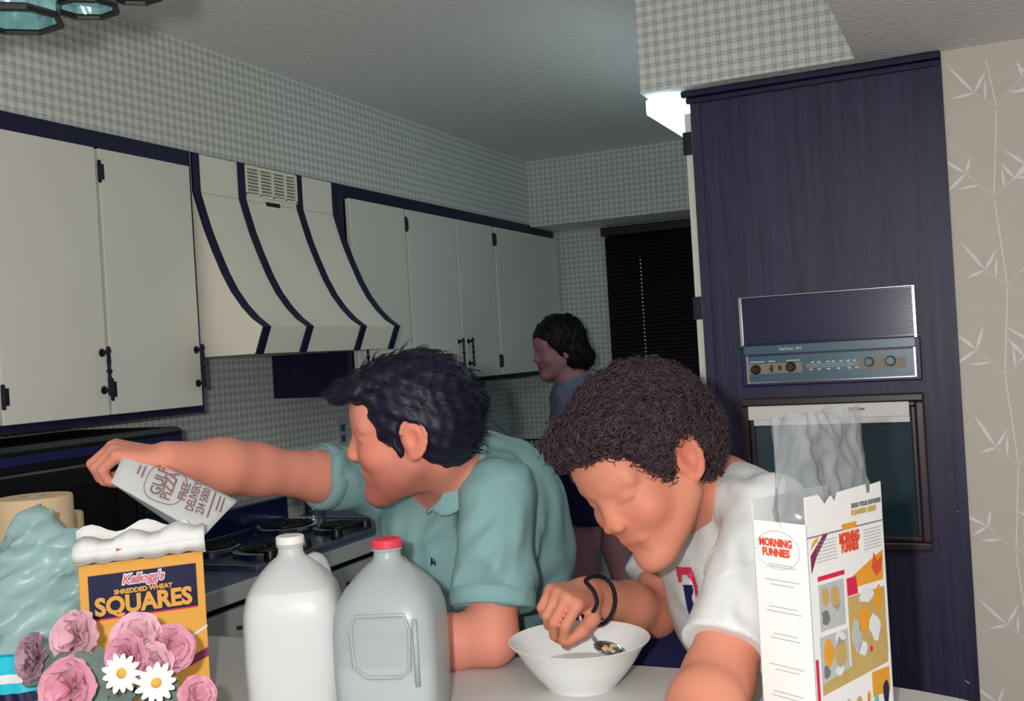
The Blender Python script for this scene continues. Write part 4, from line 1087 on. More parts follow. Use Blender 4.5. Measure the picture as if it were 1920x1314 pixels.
    decal(shirt, [[(808, 1044), (811, 1046), (813, 1052), (816, 1046), (818, 1060), (813, 1056), (809, 1060)]], 'print_navy', 'emblem', shirt, step=2.)
    # hair
    S = SDF(Hc-.24, Hc+.24, .0042)
    Hp = lambda x, y, z: W_(x, y, z)
    S.ell(Hp(-.020, 0, .036), np.array([.108, .088, .096])*sc, Mh, 0)
    S.ell(Hp(-.048, 0, .0), np.array([.074, .083, .085])*sc, Mh, .03)
    S.ell(Hp(.062, .0, .088), np.array([.058, .070, .026])*sc, Mh@frame((1, 0, -.35), (0, 0, 1)), .025)
    S.ell(Hp(.104, -.01, .074), np.array([.024, .05, .020])*sc, Mh, .02)
    S.ell(Hp(.098, 0, -.026), np.array([.054, .15, .096])*sc, Mh, .006, 'sub')
    S.ell(Hp(.060, 0, -.110), np.array([.120, .13, .078])*sc, Mh, .01, 'sub')
    S.ell(Hp(-.055, 0, -.135), np.array([.09, .12, .062])*sc, Mh, .012, 'sub')
    for y in (-1, 1): S.ell(Hp(-.006, y*.095, -.014), np.array([.030, .03, .042])*sc, Mh, .006, 'sub')
    for y in (-1, 1): S.cap(Hp(.024, y*.076, .02), Hp(.016, y*.078, -.028), .010*sc, .005*sc, .012)
    S.displace(lambda X, Y, Z: .0022*np.sin(X*160+np.sin(Z*50)*2)*np.sin(Y*140+X*40)+.0015*np.sin(Z*190+X*90))
    hair = obj('hair', S.mb(), 'hair_black', man, smooth=True)
    cen = Hp(-.01, 0, .0)
    def df(c, nn, rnd, L_):
        t = Mh@np.array([-.85, rnd.uniform(-.25, .25), -.30]); t = nrm(t-nn*(t@nn)+np.array([rnd.gauss(0, .16) for _ in range(3)]))
        lc = Mh.T@(c-Hc)/sc
        if nn@(Mh@np.array([.5, 0, -.86])) > .35: return None
        if lc[0] > .07: t = nrm(Mh@np.array([.7, rnd.uniform(-.4, .4), .1])); L_ *= .5
        if abs(lc[0]+.012) < .040 and abs(lc[2]+.004) < .050 and abs(lc[1]) > .05: return None
        return [c-nn*.003+t*L_*q*rnd.uniform(.8, 1.1)+nn*.005*math.sin(q*2.8)-nn*.004*q for q in (0, .35, .7, 1.)]
    obj('hair_strands', strands(hair, 2600, .034, .0014, df, 2), 'hair_black', hair, smooth=True)['kind'] = 'stuff'
    # trousers
    S = SDF(pel-np.array([.5, .7, .45]), pel+np.array([.5, .4, .2]), .009)
    knL, knR = pel+np.array([-.16, -.36, .02]), pel+np.array([-.36, -.26, .02])
    S.ell(pel+np.array([0, 0, -.02]), (.19, .17, .13), None, 0)
    for k_, sx in ((knL, .07), (knR, -.07)):
        S.cap(pel+np.array([sx, -sx*.3, -.03]), k_, .088, .068, .04); S.cap(k_, k_+np.array([.02, .08, -.36]), .066, .05, .03)
    obj('trousers', S.mb(), 'trouser_dark', man, smooth=True)
    return man, pel
man, man_pel = build_man()

# ================================================================ BOY with curly hair
def build_boy():
    Hc = at(1205, 878, 1.75); sc = 1.16
    Mh = frame(IMG(-.62, -.50, .60), IMG(-.58, .79, .15))
    shL, shR = at(1445, 966, 1.70), at(1280, 1002, 2.10)
    elL, wrL = at(1345, 1275, 1.53), at(1280, 1420, 1.36)
    elL[2] = max(elL[2], ZT+.055); wrL[2] = ZT+.035
    elR, wrR = at(1226, 1150, 2.00), at(1098, 1112, 1.84)
    nk = at(1352, 935, 1.87); pel = at(1480, 1195, 2.07); chest = at(1372, 1060, 1.91)
    boy = thing('person', 'curly haired boy in a white T-shirt eating from a bowl', 'person', np.array([pel[0], pel[1], pel[2]-.12]))
    lo = np.min([Hc-.2, wrR-.2, wrL-.2, pel-.25], axis=0); hi = np.max([Hc+.22, shR+.15, pel+.25], axis=0); lo[2] = .5
    S = SDF(lo, hi, .0034)
    W_ = head(S, Hc, Mh, sc, nose=.55, jaw=1.0, neck_to=nk, neck_r=.052)
    S.chain([nk, chest, at(1425, 1130, 2.0), pel], [.07, .105, .11, .12], .04)
    S.cap(nk, shL, .05, .046, .04); S.cap(nk, shR, .05, .046, .04)
    S.chain([shL, shL*.45+elL*.55, elL], [.046, .050, .050], .025)
    S.chain([elL, elL*.6+wrL*.4, wrL], [.050, .050, .030], .02)
    S.chain([shR, shR*.45+elR*.55, elR], [.052, .049, .043], .025)
    S.chain([elR, elR*.62+wrR*.38, wrR], [.044, .043, .029], .02)
    hand(S, wrL, nrm((wrL-elL)*[1, 1, 0]), (0, 0, 1), +1, .95, [(.2, .4, .3)]*4)
    hand(S, wrR, IMG(-.50, .12, .82), IMG(.0, .80, .45), +1, .98,
         [(1.12, .80, .55), (1.20, .95, .55), (1.25, 1.1, .6), (1.25, 1.2, .7)],
         thumb=[(.045, .048, -.022), (.070, .047, -.044), (.088, .040, -.062)])
    body = obj('body', S.mb(), 'skin_boy', boy, smooth=True)
    paint(body, [(W_(.085, -.018, -.067), W_(.085, .018, -.067), .014, (.88, .58, .60), .8), (W_(.06, .045, -.03), W_(.07, .03, -.03), .05, (1, .82, .84), .7),
                 (W_(.09, 0, -.02), W_(.1, 0, -.025), .03, (1, .84, .84), .6),
                 (W_(.086, .018, .028), W_(.074, .046, .026), .010, (.45, .34, .32), .5), (W_(.086, -.018, .028), W_(.074, -.046, .026), .010, (.45, .34, .32), .5),
                 (W_(.086, .020, -.003), W_(.078, .042, -.003), .006, (.45, .32, .3), .7), (W_(.086, -.020, -.003), W_(.078, -.042, -.003), .006, (.45, .32, .3), .7),
                 (W_(-.01, .085, .01), W_(-.01, .085, -.02), .03, (1, .72, .72), .8)])
    S = SDF(np.min([shR-.25, pel-.22, chest-.3, elL-.1], axis=0), np.max([shL+.25, pel+.25, nk+.2, shR+.2], axis=0), .005)
    Mt = frame(nrm(shL-shR), UP)
    S.ell(chest+IMG(.0, .0, 0), (.19, .118, .17), Mt, 0)
    S.ell(at(1405, 1130, 1.96), (.175, .130, .17), Mt, .05)
    S.ell(pel+IMG(-.03, .02, 0), (.155, .130, .15), Mt, .06)
    S.cap(at(1362, 925, 1.86), shL, .062, .064, .05); S.cap(at(1345, 945, 1.92), shR, .058, .064, .05)
    hemL = shL*.20+elL*.80; dL = nrm(elL-shL); hemR = shR*.36+elR*.64; dR = nrm(elR-shR)
    hemL = shL*.17+elL*.83
    S.cap(shL, hemL+dL*.05, .062, .071, .022, cut=(hemL, dL)); S.cap(shR, hemR+dR*.05, .068, .080, .03, cut=(hemR, dR))
    fold = [(at(1335, 955, 1.72), at(1300, 1060, 1.76)), (at(1365, 940, 1.66), at(1330, 1090, 1.66)), (at(1240, 1050, 2.03), at(1232, 1115, 1.98)), (at(1262, 1050, 2.03), at(1262, 1120, 1.98)), (at(1215, 1055, 2.03), at(1205, 1100, 2.0)),
            (at(1318, 1080, 1.76), at(1302, 1170, 1.78)), (at(1405, 960, 1.63), at(1375, 1100, 1.57)), (at(1290, 1030, 1.9), at(1280, 1130, 1.9)), (at(1385, 900, 1.76), at(1430, 930, 1.66)), (at(1360, 1120, 1.53), at(1400, 1180, 1.5)), (at(1350, 890, 1.80), at(1420, 905, 1.7))]
    S.cap(hemL+dL*.06, hemL+dL*.05, .060, .060, .002, 'sub'); S.cap(hemR+dR*.06, hemR+dR*.05, .064, .064, .002, 'sub')
    S.ell(nk+IMG(-.03, .03, .0), (.066, .066, .05), Mh, .008, 'sub')
    tee = obj('tee_shirt', emboss(S.mb(), fold, .006, .013, 8), 'tee_white', boy, smooth=True)
    decal(tee, [[(1268, 1062), (1298, 1064), (1303, 1078), (1279, 1077), (1280, 1092), (1274, 1092)]], 'print_red', 'red_print', tee, .0018)
    decal(tee, [[(1290, 1078), (1303, 1078), (1309, 1098), (1312, 1124), (1306, 1120), (1302, 1098)]], 'print_red', 'red_print', tee, .0018)
    decal(tee, [[(1282, 1096), (1298, 1096), (1301, 1108), (1298, 1120), (1302, 1132), (1314, 1140), (1314, 1158), (1304, 1174), (1296, 1160), (1290, 1140), (1286, 1120)]], 'print_navy', 'navy_print', tee, .0018)
    decal(tee, [[(1302, 1122), (1308, 1126), (1307, 1138), (1301, 1130)]], 'print_navy', 'navy_print', tee, .0018)
    S = SDF(Hc-.30, Hc+.30, .005)
    S.ell(W_(-.026, 0, .048), np.array([.112, .106, .093])*sc, Mh, 0)
    S.ell(W_(-.065, 0, .004), np.array([.076, .094, .080])*sc, Mh, .03)
    S.ell(W_(.058, 0, .090), np.array([.042, .078, .036])*sc, Mh, .03)
    S.ell(W_(.104, 0, -.030), np.array([.074, .17, .104])*sc, Mh, .010, 'sub')
    S.ell(W_(.050, 0, -.120), np.array([.130, .15, .092])*sc, Mh, .01, 'sub')
    S.ell(W_(-.060, 0, -.145), np.array([.09, .12, .070])*sc, Mh, .012, 'sub')
    for y in (-1, 1): S.ell(W_(-.006, y*.110, -.012), np.array([.034, .05, .050])*sc, Mh, .006, 'sub')
    S.displace(lambda X, Y, Z: .004*np.sin(X*150+np.sin(Z*70)*2)*np.sin(Y*130+X*40)*np.sin(Z*140+Y*30))
    mat('hair_under', (44, 33, 38), 1., .0, .3, 60); hair = obj('hair', S.mb(), 'hair_under', boy, smooth=True)
    def curl(c, nn, rnd, L_):
        t = nrm(np.cross(nn, [rnd.gauss(0, 1) for _ in range(3)])); b = np.cross(nn, t); r = rnd.uniform(.005, .010); ph = rnd.uniform(0, 6.28); L2 = rnd.uniform(.006, .020)
        dr = nrm(nn+.5*t)
        return [c-nn*.004+dr*L2*q+r*(math.cos(ph+q*8)*t+math.sin(ph+q*8)*b) for q in np.linspace(0, 1, 9)]
    obj('hair_curls', strands(hair, 4600, .02, .0022, curl, 4), 'hair_brown', hair, smooth=True)['kind'] = 'stuff'
    S = SDF(pel-np.array([.6, .6, .45]), pel+np.array([.3, .4, .2]), .009)
    knL, knR = pel+np.array([-.36, -.20, .0]), pel+np.array([-.40, -.02, .0])
    S.ell(pel+np.array([0, 0, -.02]), (.17, .16, .12), None, 0)
    for k_, sy in ((knL, -.07), (knR, .08)):
        S.cap(pel+np.array([0, sy, -.03]), k_, .084, .070, .04)
    obj('shorts', S.mb(), 'shorts_navy', boy, smooth=True)
    S = SDF(pel-np.array([.6, .6, .75]), pel+np.array([.3, .4, .0]), .009)
    for k_ in (knL, knR): S.cap(k_, k_+np.array([.08, .03, -.38]), .058, .038, 0)
    return boy, pel
boy, boy_pel = build_boy()
# wrist strap
mat('strap_black', (12, 12, 30), .6, .3, .1, 20)
pts = [at(*q) for q in ((1098, 1088, 1.80), (1112, 1080, 1.83), (1132, 1083, 1.845), (1147, 1098, 1.84), (1153, 1122, 1.83), (1149, 1146, 1.825), (1136, 1166, 1.82), (1118, 1172, 1.80), (1108, 1164, 1.785), (1111, 1150, 1.775), (1119, 1130, 1.775), (1114, 1110, 1.78), (1103, 1096, 1.79))]
def smooth_closed(P_, n=5):
    out = []; k = len(P_)
    for i in range(k):
        a, b, c, d = P_[i-1], P_[i], P_[(i+1) % k], P_[(i+2) % k]
        for t in np.arange(n)/n: out.append(.5*((2*b)+(c-a)*t+(2*a-5*b+4*c-d)*t*t+(3*b-a-3*c+d)*t**3))
    return out
pts = smooth_closed(pts)
tag(obj('wrist_strap', MB().tube(pts, .0036, 8, closed=True), 'strap_black', smooth=True), 'thin black cord loop hanging round the boy\'s wrist', 'wrist strap')

# ================================================================ WOMAN at the far counter
def build_woman():
    D0 = 4.45
    Hc = at(1043, 655, D0); sc = .98
    Mh = frame(IMG(-.90, -.18, .35), IMG(-.10, 1, .05))
    nk = at(1072, 712, D0+.02); shN, shF = at(1112, 752, D0-.12), at(1058, 742, D0+.16)
    pel = at(1108, 905, D0+.02); wst = at(1098, 830, D0+.02)
    el, wr = at(1092, 838, D0-.24), at(1038, 838, D0-.02)
    elF, wrF = at(1052, 825, D0+.2), at(1020, 842, D0+.12)
    fl0 = np.array([pel[0], pel[1], 0])
    wo = thing('person', 'woman in lilac top and navy shorts standing at the far counter', 'person', fl0)
    kn, kf = np.array([pel[0]-.03, pel[1]-.10, .47]), np.array([pel[0]+.10, pel[1]+.09, .47])
    an_, af = np.array([pel[0]+.0, pel[1]-.10, .075]), np.array([pel[0]+.16, pel[1]+.09, .075])
    lo = np.min([Hc-.2, wrF-.2, wr-.2, an_-.25], axis=0); hi = np.max([Hc+.2, pel+.3, shF+.2, af+.2], axis=0); lo[2] = -.01
    S = SDF(lo, hi, .0065)
    W_ = head(S, Hc, Mh, sc, nose=.6, jaw=.95, neck_to=nk, neck_r=.047)
    S.chain([nk, wst, pel], [.07, .095, .11], .04)
    S.cap(nk, shN, .042, .042, .03); S.cap(nk, shF, .042, .042, .03)
    S.chain([shN, el, wr], [.042, .036, .026], .02); S.chain([shF, elF, wrF], [.042, .036, .026], .02)
    for a, b in ((wr, el), (wrF, elF)): hand(S, a, nrm(a-b), UP, +1, .95, [(.4, .6, .4)]*4)
    for k_, a_, s in ((kn, an_, IMG(-.03, 0, .09)), (kf, af, IMG(.04, 0, -.09))):
        S.chain([pel+s+np.array([0, 0, -.02]), k_, k_*.65+a_*.35+np.array([.02, .02, 0]), a_], [.088, .056, .055, .035], .025)
        S.cap(a_+np.array([.02, 0, -.045]), a_+np.array([-.13, -.03, -.05]), .03, .024, .02)
    body = obj('body', S.mb(), 'skin_woman', wo, smooth=True); paint(body, [(W_(.085, -.018, -.067), W_(.085, .018, -.067), .016, (.8, .55, .58), .8),
        (W_(.086, .018, .028), W_(.074, .046, .026), .012, (.4, .3, .3), .5), (W_(.086, .020, -.003), W_(.078, .042, -.003), .008, (.4, .3, .3), .6)])
    S = SDF(np.min([shF, shN, pel], axis=0)-.25, np.max([shF, shN, nk], axis=0)+.22, .007)
    S.chain([nk+IMG(.02, -.07, 0), wst, pel+IMG(0, .05, 0)], [.10, .112, .125], .05)
    S.cap(nk+IMG(.01, -.02, 0), shN, .052, .056, .04); S.cap(nk+IMG(.0, -.02, 0), shF, .052, .056, .04)
    for sh_, el_ in ((shN, el), (shF, elF)):
        d = nrm(el_-sh_); h = sh_*.45+el_*.55; S.cap(sh_, h+d*.03, .056, .060, .03, cut=(h, d))
    S.ell(nk+IMG(-.015, .03, 0), (.056, .056, .045), None, .008, 'sub')
    S.displace(lambda X, Y, Z: .003*np.sin(Z*60+X*40)*np.sin(X*70+Y*50))
    obj('top', S.mb(), 'shirt_lilac', wo, smooth=True)
    S = SDF(pel-.32, pel+.25, .007)
    S.ell(pel, (.155, .15, .13), None, 0)
    for k_, s in ((kn, IMG(-.03, 0, .085)), (kf, IMG(.04, 0, -.085))):
        a = pel+s; d = nrm(k_-a); h = a+d*.155; S.cap(a, h+d*.02, .105, .102, .04, cut=(h, d))
    obj('shorts', S.mb(), 'shorts_navy', wo, smooth=True)
    S = SDF(Hc-.22, Hc+.22, .005)
    S.ell(W_(-.022, 0, .046), np.array([.116, .098, .100])*sc, Mh, 0)
    S.ell(W_(-.060, 0, -.030), np.array([.080, .105, .085])*sc, Mh, .03)
    S.ell(W_(-.105, 0, -.055), np.array([.055, .085, .050])*sc, Mh, .02)
    S.ell(W_(.098, 0, -.036), np.array([.076, .13, .100])*sc, Mh, .01, 'sub'); S.ell(W_(.070, 0, -.12), np.array([.10, .13, .095])*sc, Mh, .01, 'sub')
    S.displace(lambda X, Y, Z: .004*np.sin(X*120+np.sin(Z*60)*2)*np.sin(Y*110+X*40))
    wh = obj('hair', S.mb(), 'hair_dark', wo, smooth=True)
    def wcurl(c, nn, rnd, L_):
        t = nrm(np.cross(nn, [rnd.gauss(0, 1) for _ in range(3)])); b = np.cross(nn, t); r = rnd.uniform(.006, .011); ph_ = rnd.uniform(0, 6.28)
        if nn@Mh[:, 0] > .3: return None
        return [c-nn*.004+nn*.014*q+r*(math.cos(ph_+q*7)*t+math.sin(ph_+q*7)*b) for q in np.linspace(0, 1, 7)]
    obj('hair_curls', strands(wh, 900, .02, .003, wcurl, 6), 'hair_dark', wh, smooth=True)['kind'] = 'stuff'
build_woman()
# stools under the two seated people
def stool(label, pel, zs):
    c = np.array([pel[0], pel[1], 0]); t = thing('bar_stool', label, 'stool', c)
    obj('seat', MB().lathe([(0, zs-.04), (.17, zs-.04), (.18, zs-.02), (.17, zs-.004), (0, zs)], c, 32), 'trouser_dark', t, smooth=40)
    for i in range(4):
        a = math.pi/4+i*math.pi/2; d = np.array([math.cos(a), math.sin(a), 0])
        obj('leg', MB().cyl(c+d*.12+[0, 0, zs-.04], c+d*.19, .016, .013, 12), 'dark_wood', t)
    obj('foot_ring', MB().tube([c+np.array([math.cos(a)*.165, math.sin(a)*.165, .25]) for a in np.linspace(0, 2*math.pi, 28, endpoint=False)], .008, 8, closed=True), 'chrome', t, smooth=True)
stool('dark bar stool under the man in the teal polo shirt', man_pel, man_pel[2]-.155)
stool('dark bar stool under the boy in the white T-shirt', boy_pel, boy_pel[2]-.145)
# ---------------------------------------------------------------- bread bag
def build_bag():
    c = at(40, 1110, 1.80); c[2] = ZT+.001
    top = at(62, 968, 1.80)[2]
    mat('bag_teal', (158, 190, 190), .34, .4, .10, 9, bump=.5, bscale=30)
    S = SDF(c-[.26, .24, .01], [c[0]+.26, c[1]+.24, top+.05], .005)
    S.ell(c+[0, 0, .10], (.150, .11, .125), None, 0); S.ell(c+[-.02, .01, .05], (.16, .12, .062), None, .03)
    S.cap(c+[.0, 0, .17], at(66, 992, 1.80), .095, .030, .05)
    S.cap(at(146, 1075, 1.80), at(100, 1120, 1.80), .035, .06, .05)
    S.cap(at(66, 992, 1.80), at(155, 1040, 1.80), .022, .018, .05)
    rr = np.random.RandomState(4); W6 = rr.normal(0, 1, (7, 3)); F6 = rr.uniform(35, 120, 7); Ph = rr.uniform(0, 6, 7)
    def cr(X, Y, Z):
        d = 0
        for w_, f_, p_ in zip(W6, F6, Ph):
            w_ = w_/np.linalg.norm(w_); d = d+(np.abs(np.sin((X*w_[0]+Y*w_[1]+Z*w_[2])*f_+p_+1.2*np.sin(X*20+Z*14)))-.6)*.0075*(45/f_)**.7
        return d+.5*np.maximum(0, ZT+.004-Z)
    S.displace(cr)
    t = thing('plastic_bag', 'pale teal plastic bread bag at the left end of the bar', 'plastic bag', c)
    bmb = S.mb(); bmb.v = [(x, y, max(z, ZT+.0012)) for x, y, z in bmb.v]
    obj('bag_film', bmb, 'bag_teal', t, smooth=True)
build_bag()
# cyan packet at the far left edge
mat('cyan_film', (40, 190, 214), .25, .5, .15, 14); 
pc = at(14, 1275, 1.50)
def packet():
    ph = .172; c = np.array([pc[0], pc[1], ZT+.001]); u = nrm(np.array([RT[0], RT[1], 0])); n = np.cross(u, [0, 0, 1.])
    t = thing('snack_packet', 'bright cyan and white packet standing left of the pink flowers', 'packet', c)
    def shell(h0, h1, grow, mt, nm, w0=-1., w1=1.):
        A = []; nu, nv = 18, 14
        for sgn in (1, -1):
            for j in range(nv+1):
                h = h0+(h1-h0)*j/nv; prof = max(0., math.sin(math.pi*min(1., max(0., .04+.92*h))))**.55
                for i in range(nu+1):
                    s = w0+(w1-w0)*i/nu; th = .024*prof*max(0., 1-abs(s)**3)+grow+.0015*math.sin(s*17+h*9)
                    A.append(c+u*s*(.058+.004*math.cos(h*12))+n*sgn*th+np.array([0, 0, .001+ph*h]))
        k = nu+1; o = k*(nv+1); f = [(q*o+j*k+i, q*o+j*k+i+1, q*o+(j+1)*k+i+1, q*o+(j+1)*k+i) for q in (0, 1) for j in range(nv) for i in range(nu)]
        return obj(nm, MB().add(A, f), mt, t, smooth=True)
    shell(0, 1, 0., 'cyan_film', 'packet_film'); shell(.80, .87, .0012, 'print_white', 'white_band'); shell(.64, .72, .0012, 'box_navy', 'navy_band', -.1, .9); shell(.50, .54, .0012, 'print_white', 'white_band')
packet()
# ---------------------------------------------------------------- silk flowers in a basket
mat('petal_pink', (220, 172, 184), .7, .2, .10, 40, bump=.2, bscale=90); mat('petal_rose', (212, 148, 166), .7, .2, .12, 40, bump=.2, bscale=90)
mat('petal_mauve', (178, 142, 156), .75, .2, .16, 60, bump=.2, bscale=90)
mat('petal_white', (240, 240, 238), .7, .2, .02, 20); mat('daisy_eye', (236, 168, 70), .8, .2, .15, 120); mat('leaf_grey', (108, 124, 116), .7, .2, .2, 30); mat('stem_green', (86, 98, 84), .7, .2, .1, 30)
mat('basket', (120, 92, 62), .8, .2, .3, 60)
fb = at(190, 1420, 1.42); fb[2] = ZT+.001
bs = thing('basket', 'low woven basket under the pink and white silk flowers', 'basket', fb)
for i in range(5):
    z = .010+.016*i; r = .075+.006*i
    obj('weave_ring', MB().tube([fb+np.array([r*math.cos(a), r*math.sin(a), z+.003*(-1)**k_]) for k_, a in enumerate(np.linspace(0, 2*math.pi, 36, endpoint=False))], .009, 6, closed=True), 'basket', bs, smooth=True)
obj('moss', MB().lathe([(0, .085), (.06, .08), (.09, .07), (.07, .005), (0, .002)], fb, 24), 'leaf_grey', bs, smooth=True)
def petal_mesh(L_, w_, cup, ruf, seed):
    rn = random.Random(seed); n, m2 = 6, 6; v = []
    for j in range(m2+1):
        t = j/m2
        ww = w_*math.sin(math.pi*min(.97, .12+.70*t))**.8
        for i in range(n+1):
            s = i/n*2-1
            x = L_*t*(1-.12*s*s*t); y = ww*s*.5
            z = cup*t*t + .35*w_*s*s*.25*t + ruf*t*t*math.sin(s*7+seed)+ruf*.5*t*math.sin(s*13+seed*2)
            v.append(np.array([x, y, z]))
    return v, [(j*(n+1)+i, j*(n+1)+i+1, (j+1)*(n+1)+i+1, (j+1)*(n+1)+i) for j in range(m2) for i in range(n)]
def orient(dirv, roll):
    f = nrm(dirv); a = nrm(np.cross(f, [0.3, .2, 1.])); b = np.cross(f, a)
    return f, math.cos(roll)*a+math.sin(roll)*b, -math.sin(roll)*a+math.cos(roll)*b
def carnation(px, py, d, R, facing, mt, label, dens=(3, 5, 6, 7)):
    c = at(px, py, d); t = thing('silk_carnation', label, 'flower', c, 'pink silk carnations'); f, a, b = orient(facing, .3)
    k_ = 0
    for li, n in enumerate(dens):
        tilt = (.25, .55, .95, 1.3)[li]; Lp = R*(.62, .78, .92, 1.0)[li]
        for i in range(n):
            k_ += 1; ang = 2*math.pi*i/n+li*.5+random.uniform(-.15, .15)
            V, Fc = petal_mesh(Lp, R*1.3, -R*.12, R*.055, k_*1.7+px)
            rd = math.cos(ang)*a+math.sin(ang)*b; e1_ = nrm(f*math.cos(tilt)+rd*math.sin(tilt)); e3_ = nrm(f*math.sin(tilt)-rd*math.cos(tilt)); e2_ = np.cross(e3_, e1_)
            o = obj('petal', MB().add([c-f*R*.35+e1_*p[0]+e2_*p[1]+e3_*p[2] for p in V], Fc), mt, t, smooth=True, fixn=False)
    obj('calyx', MB().lathe([(0, -R*.75), (R*.16, -R*.7), (R*.24, -R*.4), (R*.14, -R*.2)], c, 12, tuple(f)), 'leaf_grey', t, smooth=True)
    q = fb+np.array([0, 0, .08])
    obj('stem', MB().tube([c-f*R*.7, (c-f*R*1.2)*.6+q*.4, q+(c-q)*[.25, .25, .02]], .003, 6), 'stem_green', t, smooth=True)
def daisy(px, py, d, R, facing, label):
    c = at(px, py, d); t = thing('silk_daisy', label, 'flower', c, 'white silk daisies'); f, a, b = orient(facing, .1); n = 13
    for i in range(n):
        ang = 2*math.pi*i/n; rd = math.cos(ang)*a+math.sin(ang)*b; V, Fc = petal_mesh(R*(.92+.16*random.random()), R*.36, -R*.08, R*.01, i)
        e1_ = nrm(rd+f*.12); e3_ = nrm(f-rd*.12); e2_ = np.cross(e3_, e1_)
        obj('petal', MB().add([c+rd*R*.16+e1_*p[0]*.86+e2_*p[1]+e3_*p[2] for p in V], Fc), 'petal_white', t, smooth=True, fixn=False)
    obj('flower_eye', MB().lathe([(0, R*.16), (R*.14, R*.15), (R*.24, R*.08), (R*.27, 0), (0, -.001)], c, 18, tuple(f)), 'daisy_eye', t, smooth=True)
    q = fb+np.array([0, 0, .08]); obj('stem', MB().tube([c-f*.002, c*.55+q*.45-f*.02, q+(c-q)*[.25, .25, .02]], .0022, 6), 'stem_green', t, smooth=True)
tw = -FW
carnation(132, 1195, 1.47, 0.0408, IMG(-.3, .35, .9), 'petal_pink', 'wide pale pink silk carnation below the plastic bread bag')
carnation(52, 1232, 1.45, 0.0352, IMG(-.55, .2, .7), 'petal_mauve', 'mauve silk carnation nearest the left edge beside the cyan packet')
carnation(120, 1292, 1.36, 0.0408, IMG(-.1, .25, .95), 'petal_rose', 'large rose pink silk carnation at the bottom left')
carnation(252, 1192, 1.45, 0.0375, IMG(.05, .5, .85), 'petal_pink', 'topmost pink silk carnation in front of the SQUARES lettering')
carnation(232, 1235, 1.42, 0.0340, IMG(-.2, .2, .95), 'petal_rose', 'pink silk carnation directly above the left daisy')
carnation(325, 1215, 1.46, 0.0352, IMG(.6, .3, .75), 'petal_rose', 'pink silk carnation right of the cluster overlapping the box edge')
carnation(285, 1245, 1.43, 0.0295, IMG(.1, .1, 1), 'petal_pink', 'small pink silk carnation between the two daisies')
carnation(372, 1302, 1.40, 0.0272, IMG(.5, .4, .75), 'petal_rose', 'small pink silk carnation at the bottom by the table edge')
daisy(228, 1262, 1.385, .026, IMG(-.1, .15, 1), 'white silk daisy with orange eye facing the camera')
daisy(293, 1280, 1.385, .026, IMG(.45, .05, .9), 'white silk daisy turned right, below the pink cluster')
def leafsprig(px, py, d, R, facing, label, n=7):
    c = at(px, py, d); t = thing('silk_leaf_sprig', label, 'leaves', c, 'grey-green silk leaves'); f, a, b = orient(facing, .4)
    for i in range(n):
        ang = 2*math.pi*i/n+.3; rd = math.cos(ang)*a+math.sin(ang)*b; V, Fc = petal_mesh(R*random.uniform(.8, 1.2), R*.55, -R*.15, R*.03, i+px)
        e1_ = nrm(rd+f*.35); e3_ = nrm(f-rd*.35); e2_ = np.cross(e3_, e1_)
        obj('leaf', MB().add([c+e1_*p[0]+e2_*p[1]+e3_*p[2] for p in V], Fc), 'leaf_grey', t, smooth=True, fixn=False)
    q = fb+np.array([0, 0, .08]); obj('stem', MB().tube([c, c*.5+q*.5, q+(c-q)*[.25, .25, .02]], .0028, 6), 'stem_green', t, smooth=True)
leafsprig(190, 1250, 1.45, .034, IMG(0, .3, 1), 'grey-green silk leaves left of the left daisy')
leafsprig(205, 1305, 1.42, .040, IMG(0, .3, 1), 'grey-green silk leaves below the left daisy at the frame bottom')
leafsprig(300, 1308, 1.44, .038, IMG(.2, .3, 1), 'grey-green silk leaves below the right daisy')
leafsprig(95, 1262, 1.46, .034, IMG(-.2, .3, 1), 'grey-green silk leaves between the mauve and the bottom carnation')
leafsprig(150, 1240, 1.47, .030, IMG(-.1, .3, 1), 'grey-green silk leaves under the wide pale pink carnation')

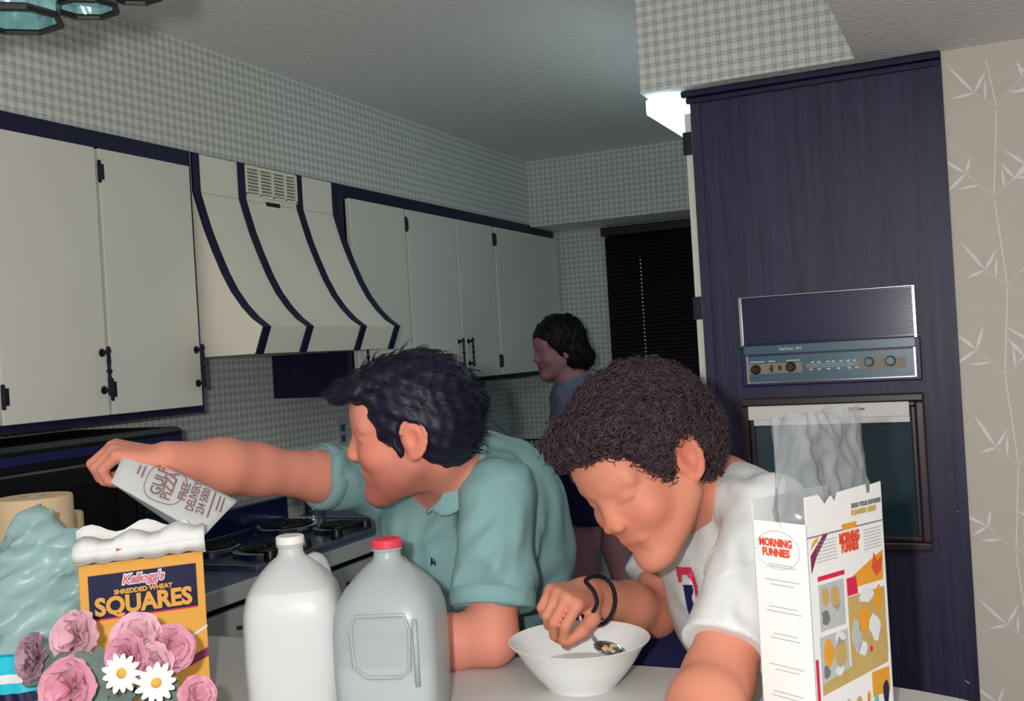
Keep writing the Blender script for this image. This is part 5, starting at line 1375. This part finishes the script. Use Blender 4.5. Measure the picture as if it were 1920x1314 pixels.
# ---------------------------------------------------------------- chandelier at the upper left
def chandelier():
    Mg = bpy.data.materials.new('lamp_glass'); Mg.use_nodes = True; MATS['lamp_glass'] = Mg
    nt = Mg.node_tree; N = nt.nodes; L = nt.links; pb = N['Principled BSDF']
    pb.inputs['Base Color'].default_value = lin((120, 168, 168)); pb.inputs['Roughness'].default_value = .12; pb.inputs['Specular IOR Level'].default_value = .8
    tr_ = N.new('ShaderNodeBsdfTransparent'); tr_.inputs[0].default_value = lin((150, 190, 190)); mx = N.new('ShaderNodeMixShader'); mx.inputs[0].default_value = .62
    L.new(tr_.outputs[0], mx.inputs[1]); L.new(pb.outputs[0], mx.inputs[2]); L.new(mx.outputs[0], N['Material Output'].inputs[0])
    nz = N.new('ShaderNodeTexVoronoi'); nz.inputs['Scale'].default_value = 45; bp = N.new('ShaderNodeBump'); bp.inputs['Strength'].default_value = .8; bp.inputs['Distance'].default_value = .01
    tc = N.new('ShaderNodeTexCoord'); L.new(tc.outputs['Object'], nz.inputs['Vector']); L.new(nz.outputs['Distance'], bp.inputs['Height']); L.new(bp.outputs['Normal'], pb.inputs['Normal'])
    c = at(95, -110, 1.25); t = thing('chandelier', 'glass-cupped dark metal chandelier hanging at the upper left corner', 'chandelier', np.array([c[0], c[1], ZC]))
    obj('canopy', MB().lathe([(0, 0), (.06, 0), (.05, -.03), (0, -.035)], (c[0], c[1], ZC-.001), 24), 'black', t, smooth=40)
    obj('chain_rod', MB().cyl((c[0], c[1], ZC-.03), (c[0], c[1], c[2]+.02), .006, .006, 10), 'black', t)
    obj('hub', MB().lathe([(0, .04), (.03, .03), (.045, 0), (.03, -.03), (0, -.04)], c, 20), 'black', t, smooth=40)
    for (px, py, d, r) in ((28, 36, 1.20, .050), (160, 14, 1.24, .036), (250, -12, 1.30, .034), (-110, 50, 1.30, .045)):
        b = at(px, py, d)
        ar = obj('arm', MB().tube([c, (c+b)/2+[0, 0, .07], b+[0, 0, .11]], .006, 8), 'black', t, smooth=True)
        oct_ = [b+np.array([r*math.cos(a), r*math.sin(a), 0]) for a in np.arange(8)*math.pi/4+.3]
        obj('cup_ring', MB().tube(oct_, .0042, 6, closed=True), 'black', ar)
        prof_ = [(r, .002), (r*1.02, .03), (r*.9, .065), (r*.5, .095), (r*.2, .11)]
        v = []; n = 8
        for rr_, zz in prof_+[(q-.003, zq) for q, zq in prof_[::-1]]:
            for a in np.arange(8)*math.pi/4+.3: v.append(b+np.array([rr_*math.cos(a), rr_*math.sin(a), zz]))
        k_ = len(prof_)*2
        obj('glass_cup', MB().add(v, [(i*n+q, i*n+(q+1) % n, (i+1)*n+(q+1) % n, (i+1)*n+q) for i in range(k_-1) for q in range(n)]), 'lamp_glass', ar)
        obj('bulb', MB().sphere(b+[0, 0, .05], (.018, .018, .028), 14, 10), 'white_paint', ar, smooth=True)
chandelier()

decal(jb, [[(776, 1049), (783, 1047), (800, 1058), (795, 1066)]], 'red_cap', 'sticker', j2, .0012)
